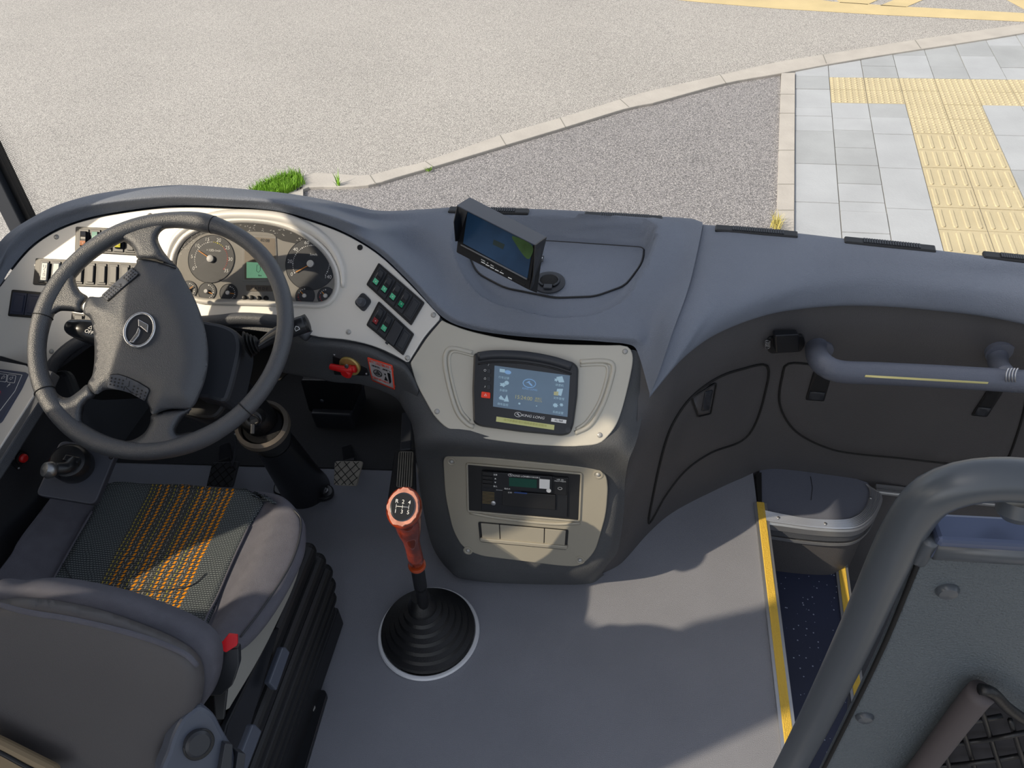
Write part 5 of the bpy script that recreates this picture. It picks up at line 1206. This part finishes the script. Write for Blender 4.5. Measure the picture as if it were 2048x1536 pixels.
# ================================================================ DRIVER SEAT
def seat_fabric():
    m = bpy.data.materials.new('striped_seat_weave'); m.use_nodes = True; n = m.node_tree; b = n.nodes['Principled BSDF']; L = n.links.new
    b.inputs['Roughness'].default_value = .95; b.inputs['Specular IOR Level'].default_value = .1
    uv = n.nodes.new('ShaderNodeUVMap'); sp_ = n.nodes.new('ShaderNodeSeparateXYZ'); L(uv.outputs[0], sp_.inputs[0])
    def math_(op, a, b_=None, c_=None):
        q = n.nodes.new('ShaderNodeMath'); q.operation = op
        for i, v in enumerate((a, b_, c_)):
            if v is None: continue
            if isinstance(v, (int, float)): q.inputs[i].default_value = v
            else: L(v, q.inputs[i])
        return q.outputs[0]
    U_, V_ = sp_.outputs[0], sp_.outputs[1]
    # ribbed weave
    row = math_('FRACT', math_('MULTIPLY', V_, 95)); colm = math_('FRACT', math_('ADD', math_('MULTIPLY', U_, 60), math_('MULTIPLY', math_('FLOOR', math_('MULTIPLY', V_, 95)), .5)))
    rowm = math_('GREATER_THAN', row, .45); cm = math_('GREATER_THAN', colm, .25); wv = math_('MULTIPLY', rowm, cm)
    base = n.nodes.new('ShaderNodeMix'); base.data_type = 'RGBA'; base.inputs[6].default_value = c('#363b3f'); base.inputs[7].default_value = c('#6b7173'); L(wv, base.inputs[0])
    # darker middle band
    band = math_('MULTIPLY', math_('GREATER_THAN', U_, .27), math_('LESS_THAN', U_, .80))
    b2 = n.nodes.new('ShaderNodeMix'); b2.data_type = 'RGBA'; b2.blend_type = 'MULTIPLY'; b2.inputs[7].default_value = (.8, .72, .64, 1); L(math_('MULTIPLY', band, .8), b2.inputs[0]); L(base.outputs[2], b2.inputs[6])
    cur = b2.outputs[2]
    def stripe(pos, wd, col, fr, duty, skew):
        nonlocal cur
        d = math_('ABSOLUTE', math_('SUBTRACT', math_('ADD', U_, math_('MULTIPLY', math_('SUBTRACT', math_('FRACT', math_('MULTIPLY', V_, fr)), .5), skew)), pos))
        on = math_('MULTIPLY', math_('LESS_THAN', d, wd), math_('LESS_THAN', math_('FRACT', math_('MULTIPLY', V_, fr)), duty))
        mx = n.nodes.new('ShaderNodeMix'); mx.data_type = 'RGBA'; mx.inputs[7].default_value = c(col); L(on, mx.inputs[0]); L(cur, mx.inputs[6]); cur = mx.outputs[2]
    for i, x in enumerate((.335, .385, .475, .515, .60, .645, .71, .755, .79)): stripe(x, .0068 if i % 3 else .0055, '#d98a1c', 47, .72, .012)
    for x in (.285, .31, .435, .575, .685): stripe(x, .0035, '#a39336', 47, .55, .0)
    for x in (.36, .41, .45, .495, .545, .62, .665, .73): stripe(x, .0022, '#8f8d88', 31, .5, .0)
    L(cur, b.inputs['Base Color'])
    bp = n.nodes.new('ShaderNodeBump'); bp.inputs['Strength'].default_value = .6; bp.inputs['Distance'].default_value = .001; L(wv, bp.inputs['Height']); L(bp.outputs[0], b.inputs['Normal'])
    return m
STRIPE = seat_fabric()
ds = thing('driver_seat', 'grey driver seat with orange-striped dark centre cushion on black suspension base', 'seat', (-.8, .6, 0))
CR = [  # front -> rear, each left -> right
 [at(-130, 1080, z=.40), at(-70, 1010, z=.44), at(100, 985, z=.41), at(215, 984, z=.42), at(370, 990, z=.42), at(530, 1005, z=.42), at(572, 1015, z=.42), at(592, 1040, z=.41), at(588, 1060, z=.37)],
 [at(-150, 1080, z=.40), at(-80, 1015, z=.48), at(105, 966, z=.50), at(212, 968, z=.472), at(370, 971, z=.468), at(532, 986, z=.468), at(574, 1000, z=.485), at(603, 1036, z=.46), at(600, 1065, z=.41)],
 [at(-200, 1110, z=.40), at(-110, 1070, z=.50), at(60, 1010, z=.488), at(178, 1022, z=.462), at(340, 1030, z=.455), at(503, 1046, z=.462), at(560, 1030, z=.485), at(609, 1052, z=.47), at(606, 1085, z=.40)],
 [at(-90, 1160, z=.40), at(-160, 1130, z=.485), at(10, 1080, z=.495), at(140, 1085, z=.458), at(300, 1095, z=.446), at(473, 1112, z=.458), at(540, 1085, z=.488), at(604, 1105, z=.47), at(598, 1135, z=.40)],
 [at(-330, 1230, z=.40), at(-230, 1200, z=.485), at(-50, 1150, z=.495), at(95, 1165, z=.455), at(250, 1175, z=.440), at(430, 1195, z=.455), at(505, 1160, z=.488), at(572, 1178, z=.47), at(560, 1205, z=.40)],
 [at(-400, 1310, z=.40), at(-300, 1290, z=.485), at(-120, 1230, z=.495), at(50, 1245, z=.47), at(200, 1255, z=.455), at(385, 1275, z=.47), at(455, 1240, z=.488), at(520, 1258, z=.47), at(505, 1280, z=.40)],
 [at(-460, 1400, z=.40), at(-360, 1370, z=.50), at(-180, 1310, z=.485), at(0, 1325, z=.48), at(160, 1335, z=.47), at(340, 1352, z=.48), at(405, 1320, z=.50), at(452, 1325, z=.46), at(440, 1345, z=.40)]]
CR = [[Vector((max(p.x, -1.075 + .006 * i_), p.y, p.z)) for i_, p in enumerate(r_)] for r_ in CR]
front = [p + Vector((0, .0, -.06)) for p in CR[0]]
cush = loft('cushion', [front] + CR, 6, 6, FABRIC, ds)
cu_ = bvh(cush)
# striped centre panel as its own part
CP = [(215, 971), (300, 971), (370, 972), (450, 980), (531, 988), (500, 1055), (472, 1115), (440, 1190), (408, 1270), (388, 1345), (200, 1335), (40, 1320), (60, 1245), (105, 1165), (150, 1085), (185, 1025)]
cpo = spx(CP, 90)
cp = patch('striped_panel', cpo, cu_, STRIPE, ds, off=.004, thick=.004, step=14)
uvl = cp.data.uv_layers.new(name='UVMap')
# panel coordinates follow the cushion from left seam to right seam and front to back
lf = [(215, 971), (185, 1025), (150, 1085), (105, 1165), (60, 1245), (20, 1320)]; rf = [(531, 988), (500, 1055), (472, 1115), (440, 1190), (408, 1270), (375, 1345)]
def px_of(p):
    d = p - CAM; X_, Y_, Z_ = bx_, by_, bz_
    cc0 = Vector((X_.x * d.x + Y_.x * d.y + Z_.x * d.z, X_.y * d.x + Y_.y * d.y + Z_.y * d.z, X_.z * d.x + Y_.z * d.y + Z_.z * d.z))
    return cc0.x / cc0.z * F + CX, cc0.y / cc0.z * F + CY
def uvof(p):
    x, y = px_of(p); best = (1e9, 0, 0)
    for i in range(5):
        for k in range(13):
            t = (i + k / 12) / 5; a = Vector(lf[i]).lerp(Vector(lf[i + 1]), k / 12); b_ = Vector(rf[i]).lerp(Vector(rf[i + 1]), k / 12)
            ab = b_ - a; u = ((x - a.x) * ab.x + (y - a.y) * ab.y) / ab.length_squared; d = abs((x - a.x) * ab.y - (y - a.y) * ab.x) / ab.length
            if d < best[0]: best = (d, u, t, 1 if (y - a.y) * ab.x - (x - a.x) * ab.y > 0 else -1)
    return best[1], best[2] + best[3] * best[0] / 340
cuv = [uvof(v.co) for v in cp.data.vertices]
for l in cp.data.loops: uvl.data[l.index].uv = cuv[l.vertex_index]
for pts in (lf[1:], rf[1:]): tube('seam', [cu_(x, y, .004) for x, y in pts], .0022, FABRIC, cush, seg=6)
tube('seam', [cu_(x, y, .003) for x, y in ((590, 1012), (600, 1040), (599, 1075), (585, 1120), (560, 1165), (520, 1225), (480, 1275))], .0016, GREYP, cush, seg=6)
tube('crease', [cu_(x, y, .0062) for x, y in ((128, 1130), (160, 1172), (260, 1186), (375, 1178), (415, 1150))], .0010, mat('seam_dark', '#33353a', .9), cp, seg=6)
# pale skirt on the side of the cushion
skq = [(606, 1075), (600, 1125), (575, 1180), (540, 1235), (500, 1290), (468, 1330), (440, 1405), (452, 1430), (480, 1390), (520, 1320), (560, 1240), (592, 1175), (606, 1120)]
slab('side_skirt', spx([(603, 1070), (606, 1110), (590, 1168), (560, 1235), (520, 1315), (470, 1400), (452, 1425), (440, 1400), (448, 1340), (480, 1270), (530, 1200), (575, 1140)], 50), Pl(at(560, 1200, x=-.575), (1, 0, .35)), -.01, 0, mat('light_grey_skirt', '#86857f', .9), ds, bevel=.003)
# back rest seen from behind
BK = Pl(at(200, 1350, y=.36), (.06, -.80, .42))
BKP = spx([(-80, 1215), (0, 1200), (60, 1195), (130, 1204), (210, 1222), (290, 1250), (350, 1276), (392, 1305), (408, 1340), (406, 1385), (390, 1430), (362, 1465), (342, 1500), (328, 1560), (320, 1640), (100, 1700), (-120, 1700), (-160, 1400)], 110)
bk = patch('backrest_shell', BKP, BK.pt, SHELL, ds, off=-.02, thick=.02, step=13, h=lambda d, p: .026 * math.sqrt(max(0, 1 - (1 - min(1, d / 34)) ** 2)) + .008 * math.sin(min(1, d / 130) * 1.57))
BKF = [(x + 3, y - 1) for x, y in BKP]
patch('backrest_cushion', BKF, BK.pt, FABRIC, ds, off=-.06, thick=.05, step=20)
bkb = bvh(bk)
tube('shell_welt', [bkb(x, y, .001) for x, y in ((0, 1212), (60, 1225), (140, 1238), (230, 1258), (310, 1282), (368, 1308), (392, 1332))], .0035, FABRIC, bk, seg=8)
# seat belt buckle
SBX = Pl(at(440, 1320, x=-.52), (.35, -.6, .7))
bkl = thing('seatbelt_buckle', 'black seat belt buckle with bright red release button beside the cushion', 'buckle', SBX.p0)
slab('buckle_body', rpx([(414, 1296), (449, 1299), (477, 1296), (478, 1330), (465, 1370), (442, 1392), (418, 1392)], 4), SBX, -.03, 0, DARKG, bkl, bevel=.003)
slab('buckle_cap', rpx([(414, 1294), (440, 1297), (452, 1298), (450, 1306), (415, 1303)], 2), SBX, 0, .006, GREYP, bkl, bevel=.001)
slab('release_button', rpx([(429, 1293), (443, 1286), (456, 1270), (474, 1272), (474, 1291), (452, 1305)], 2), SBX, -.005, .008, mat('bright_red_button', '#e01220', .35), bkl, bevel=.0015)
slab('buckle_stalk', [(425, 1385), (455, 1380), (448, 1440), (430, 1440)], SBX, -.02, -.008, DARK, bkl, bevel=.002)
# suspension bellows and base
for i in range(7):
    z0_ = .37 - i * .045; e_ = [0, .012, .02, .024, .022, .016, .008][i]
    box('bellows_fold', (-.82 , .60, z0_), (.44 + 2 * e_, .50 + e_ * 2, .04), RUBBER, ds, bevel=.018, segs=4)
box('base_frame', (-.82, .56, .04), (.44, .62, .07), DARK, ds, bevel=.006)
rl_ = PX(-.592)
for nm, q_, xo in (('side_rail', [(590, 1225), (575, 1215), (470, 1440), (440, 1536), (490, 1560)], -.605), ('side_rail', [(560, 1255), (545, 1260), (455, 1450), (430, 1560), (470, 1560)], -.585)):
    slab(nm, q_, PX(xo), -.012, 0, DARKG, ds, bevel=.003)
pl2 = Pl(at(600, 1400, x=-.600), (1, 0, .15))
slab('side_plate', [(579, 1311), (590, 1314), (618, 1377), (604, 1424), (560, 1550), (490, 1560), (541, 1370)], pl2, -.008, 0, DARKG, ds, bevel=.002)
slab('floor_bracket', rpx([(617, 1377), (650, 1380), (654, 1390), (604, 1560), (556, 1560), (604, 1424)], 3), PZ(.012), -.012, 0, DARKG, ds, bevel=.002)
lathe('floor_bolt', [(.012, 0), (.012, .003), (.0085, .0035), (.0085, .010), (.0001, .010)], at(620, 1416, z=.013), (0, 0, 1), SCREWM, ds, seg=10, smooth=False)
LV = mat('lever_slate', '#4b515e', .4)
for q_, xo in (([(565, 1294), (572, 1294), (581, 1304), (554, 1382), (538, 1366)], -.565), ([(505, 1449), (512, 1449), (525, 1462), (488, 1560), (470, 1560), (485, 1500)], -.545)):
    slab('adjust_lever', q_, Pl(at(*q_[0], x=xo), (1, -.1, .35)), -.014, 0, LV, ds, bevel=.003)
RCP = Pl(at(400, 1480, x=-.475), (.75, -.45, .5))
rc_ = slab('recliner_cover', spx([(386, 1418), (398, 1412), (412, 1415), (430, 1430), (445, 1458), (460, 1484), (468, 1500), (468, 1560), (330, 1560), (338, 1500), (352, 1460), (368, 1434)], 50), RCP, -.03, 0, LV, ds, bevel=.006)
disc('recliner_knob', 399, 1490, RCP, .0155, 0, .012, GREYP, rc_, bev=.003)
disc('recliner_knob', 399, 1490, RCP, .0185, 0, .004, DARK, rc_, bev=.001)
slab('recliner_bracket', rpx([(450, 1487), (466, 1489), (462, 1560), (438, 1560)], 3), RCP, 0, .012, GREYP, rc_, bevel=.003); slab('recliner_bracket', rpx([(476, 1504), (492, 1508), (486, 1560), (468, 1560)], 3), RCP, -.01, .008, GREYP, rc_, bevel=.003)
slab('tan_trim', [(-60, 1462), (0, 1490), (50, 1515), (110, 1545), (110, 1570), (-60, 1570)], BK, .03, .045, mat('tan_piping', '#8b7a60', .7), ds, bevel=.006)
tube('trim_groove', [BK.pt(x, y, .046) for x, y in ((-60, 1478), (0, 1505), (50, 1532), (90, 1552))], .003, DARK, ds, seg=6)

# ================================================================ STEP WELL, PLATFORM
fl = bpy.data.objects['floor']
def nosing(name, label, a, b, wdt, z, m=YELLOW):
    t = thing(name, label, 'step edge', (a + b) / 2)
    d = (b - a).normalized(); s_ = Vector((d.y, -d.x, 0))
    bar('aluminium_base', a + Vector((0, 0, z)), b + Vector((0, 0, z)), wdt, .006, ALU, t, bevel=.001)
    bar('yellow_insert', a + Vector((0, 0, z + .003)), b + Vector((0, 0, z + .003)), wdt * .56, .004, m, t, bevel=.0005)
    for k in (-2, -1, 0, 1, 2): bar('tread_rib', a + s_ * (k * wdt * .1) + Vector((0, 0, z + .0052)), b + s_ * (k * wdt * .1) + Vector((0, 0, z + .0052)), wdt * .035, .0012, m, t, bevel=0)
    return t
nosing('step_nosing', 'long yellow step edge strip in aluminium along the grey floor', at(1520, 1008, z=0), at(1586, 1560, z=0), .034, .003)
slab('strip_gap', [(1512, 945), (1523, 945), (1524, 1008), (1516, 1008)], PZ(.003), -.004, 0, VOIDM, dash)
# platform with a rounded ribbed aluminium edge
plt = thing('platform', 'rounded grey step platform with ribbed aluminium edge below the wall', 'platform', at(1640, 1000, z=0))
PO = [(1519, 940), (1519, 1038), (1560, 1042), (1620, 1050), (1680, 1053), (1712, 1050), (1735, 1035), (1748, 1012), (1750, 990), (1742, 975), (1735, 965), (1660, 940), (1560, 930)]
slab('platform_top', rpx(PO, 3), PZ(0), -.05, 0, mat('blue_grey_vinyl', '#5f636f', .55, grain=.2, gscale=600), plt)
ED = crv([at(x, y, z=0) for x, y in ((1524, 1022), (1560, 1030), (1620, 1040), (1680, 1042), (1708, 1036), (1728, 1020), (1738, 998), (1738, 980), (1731, 970))], 60)
ED2 = crv([at(x, y, z=0) for x, y in ((1526, 1046), (1560, 1050), (1620, 1058), (1680, 1062), (1718, 1058), (1745, 1038), (1760, 1012), (1764, 995), (1756, 986))], 60)
NR = 8; V = []
for i in range(60):
    for k in range(NR * 2 + 1):
        t = k / (NR * 2); V.append(ED[i].lerp(ED2[i], t) + Vector((0, 0, .004 + (.0022 if k % 2 else 0) - .006 * max(0, t - .85) / .15)))
    V.append(ED2[i] + Vector((0, 0, -.022)))
M_ = NR * 2 + 2
mk('ribbed_edge', V, [[i * M_ + k, i * M_ + k + 1, (i + 1) * M_ + k + 1, (i + 1) * M_ + k] for i in range(59) for k in range(M_ - 1)], ALU, plt, smooth=False, solid=.002, offset=1)
low = [p + (p - at(1640, 990, z=0)).normalized() * -.004 for p in ED2]
V = []
for p in low: V += [p + Vector((0, 0, -.022)), p + Vector((0, 0, -.050)), p + Vector((0, 0, -.052)) + (p - at(1640, 990, z=0)).normalized() * .006, p + Vector((0, 0, -.062)) + (p - at(1640, 990, z=0)).normalized() * .006, p + Vector((0, 0, -.062))]
mk('platform_skirt', [v for i, v in enumerate(V) if i % 5 < 2], [[i * 2, i * 2 + 1, i * 2 + 3, i * 2 + 2] for i in range(59)], BAND, plt, solid=.003)
mk('lower_trim', [v for i, v in enumerate(V) if i % 5 >= 2], [[i * 3 + k, i * 3 + k + 1, i * 3 + k + 4, i * 3 + k + 3] for i in range(59) for k in range(2)], ALU, plt, solid=.002)
V2 = []
for p in low: V2 += [p + Vector((-.0, .012, -.06)), p + Vector((0, .012, -.45))]
mk('platform_skirt', V2, [[i * 2, i * 2 + 1, i * 2 + 3, i * 2 + 2] for i in range(59)], WALLP, plt, solid=.003)
for x, y in ((1557, 1028 + 8), (1651, 1040 + 8), (1741, 996)): screw(x, y, at(x, y, z=.006), Vector((0, 0, 1)), .0045, STEEL, plt)
tube('scratch_line', [at(1621, 953, z=.001), at(1625, 975, z=.001), at(1622, 1000, z=.001)], .0008, VOIDM, plt, n=0, seg=4)
bar('door_sill_strip', at(1752, 978, z=.0), at(2100, 1015, z=.0), .030, .012, ALU, plt)
for k in (-1, 0, 1): bar('sill_rib', at(1752, 978 + k * 3, z=.008), at(2100, 1015 + k * 3, z=.008), .003, .002, STEEL, plt)
# well floor: tread at z -.2 and beyond
st(slab('step_tread', rpx([(1528, 1100), (1675, 1116), (1700, 1300), (1690, 1500), (1660, 1800), (1560, 1800)], 3), PZ(-.22), -.03, 0, TREAD))
st(slab('step_riser', [(1519, 1005), (1700, 1025), (1700, 1900), (1583, 1900)], PX(.41), -.02, 0, WALLP)) if False else None
st(box('step_riser', (.405, .55, -.24), (.012, 1.9, .42), WALLP, bevel=0))
nosing('step_nosing', 'short yellow step edge strip in aluminium beside the dark blue speckled tread', at(1680, 1118, z=-.22), at(1735, 1560, z=-.22), .034, .003)
st(slab('well_floor', [(1400, 900), (2600, 900), (2600, 2600), (1400, 2600)], PZ(-.45), -.02, 0, mat('well_floor_grey', '#4a4b50', .6)))

# ================================================================ PARTITION behind the door side
PP = Pl((.3, .45, .8), (0, -1, 0))
pt_ = thing('partition_guard', 'grey tubular framed partition panel with net pocket at the lower right', 'partition', PP.pt(1850, 1400))
tp = [(1490, 1700), (1575, 1545), (1640, 1420), (1712, 1270), (1780, 1118), (1812, 1055), (1850, 1002), (1900, 974), (1970, 960), (2060, 962), (2200, 985)]
tubeo = tube('tube_frame', [PP.pt(x, y, .0) for x, y in tp], .0185, TUBEM, pt_, seg=28, n=90)
pnl = [(1560, 1700), (1640, 1560), (1700, 1440), (1768, 1300), (1838, 1125), (1850, 1100), (1858, 1070), (2300, 1096), (2300, 1700)]
slab('panel', pnl, PP, -.012, .004, mat('leatherette_panel', '#565e64', .55, grain=.5, gscale=350, var=.04), pt_, bevel=.003)
bar('top_channel', PP.pt(1858, 1072, .004), PP.pt(2300, 1096, .004), .030, .03, mat('blue_grey_channel', '#56607a', .35, metal=.4), pt_, up=(0, -1, 0), bevel=.004)
tube('channel_lip', [PP.pt(1866, 1092, .012), PP.pt(2300, 1118, .012)], .012, TUBEM, pt_, n=0, seg=14)
tube('weld_bead', [PP.pt(1838, 1120, .008), PP.pt(1850, 1100, .012), PP.pt(1862, 1080, .014)], .007, TUBEM, pt_, seg=10)
lathe('frame_stop', [(.016, 0), (.016, .012), (.010, .018), (.0001, .019)], PP.pt(2040, 1000, .0), (0, -.4, -.9), TUBEM, pt_)
tube('panel_gap', [PP.pt(x, y, .006) for x, y in ((1835, 1128), (1768, 1290), (1700, 1432), (1640, 1552))], .0026, VOIDM, pt_, seg=6)
for x, y in ((1894, 1180), (1729, 1433)):
    lathe('panel_bolt', [(.0105, 0), (.0105, .002), (.008, .0055), (.0001, .007)], PP.pt(x, y, .004), PP.n, TUBEM, pt_, seg=24)
# elastic net pocket
nt_ = [(1845, 1520), (1900, 1448), (1962, 1378), (1990, 1388), (2020, 1420), (2120, 1470), (2300, 1540), (2300, 1760), (1780, 1760)]
slab('pocket_opening', [(1828, 1545), (1962, 1390), (2000, 1412), (2040, 1445), (2300, 1560), (2300, 1760), (1780, 1760)], PP, .004, .006, mat('pocket_dark', '#2a2a30', .8), pt_)
tube('pocket_tube', [PP.pt(x, y, .024) for x, y in ((1800, 1590), (1850, 1528), (1905, 1455), (1950, 1398), (1964, 1384))], .0135, mat('pocket_roll', '#4c4648', .7), pt_, seg=16)
def npx(u, v): return quadp([(1945, 1395), (2330, 1580), (2200, 1850), (1800, 1570)], u, v)
for k in range(9):
    for fam in (0, 1):
        ptsn = []
        for i in range(25):
            t = i / 24
            u = t; v = (k - 4) * .25 + (t if fam else 1 - t) * 1.6 - .3
            if 0 <= v <= 1: ptsn.append(PP.pt(*npx(u, v), .020 + .004 * math.sin(i * 1.2 + k)))
        if len(ptsn) > 2: tube('net_cord', ptsn, .0030, RUBBER, pt_, seg=6, n=0)
tube('net_hem', [PP.pt(x, y, .028) for x, y in ((1960, 1378), (1985, 1385), (2015, 1415), (2060, 1445), (2150, 1490), (2300, 1560))], .006, RUBBER, pt_, seg=10)

# keep the side console and its panel clear of the left wall
for o in bpy.data.objects:
    if o.type == 'MESH' and o.parent and o.parent.name in ('side_console', 'control_panel'):
        Mi = W[o.name].inverted()
        for v in o.data.vertices:
            p = W[o.name] @ v.co
            if p.x < -1.425: v.co = Mi @ Vector((-1.425, p.y, p.z))
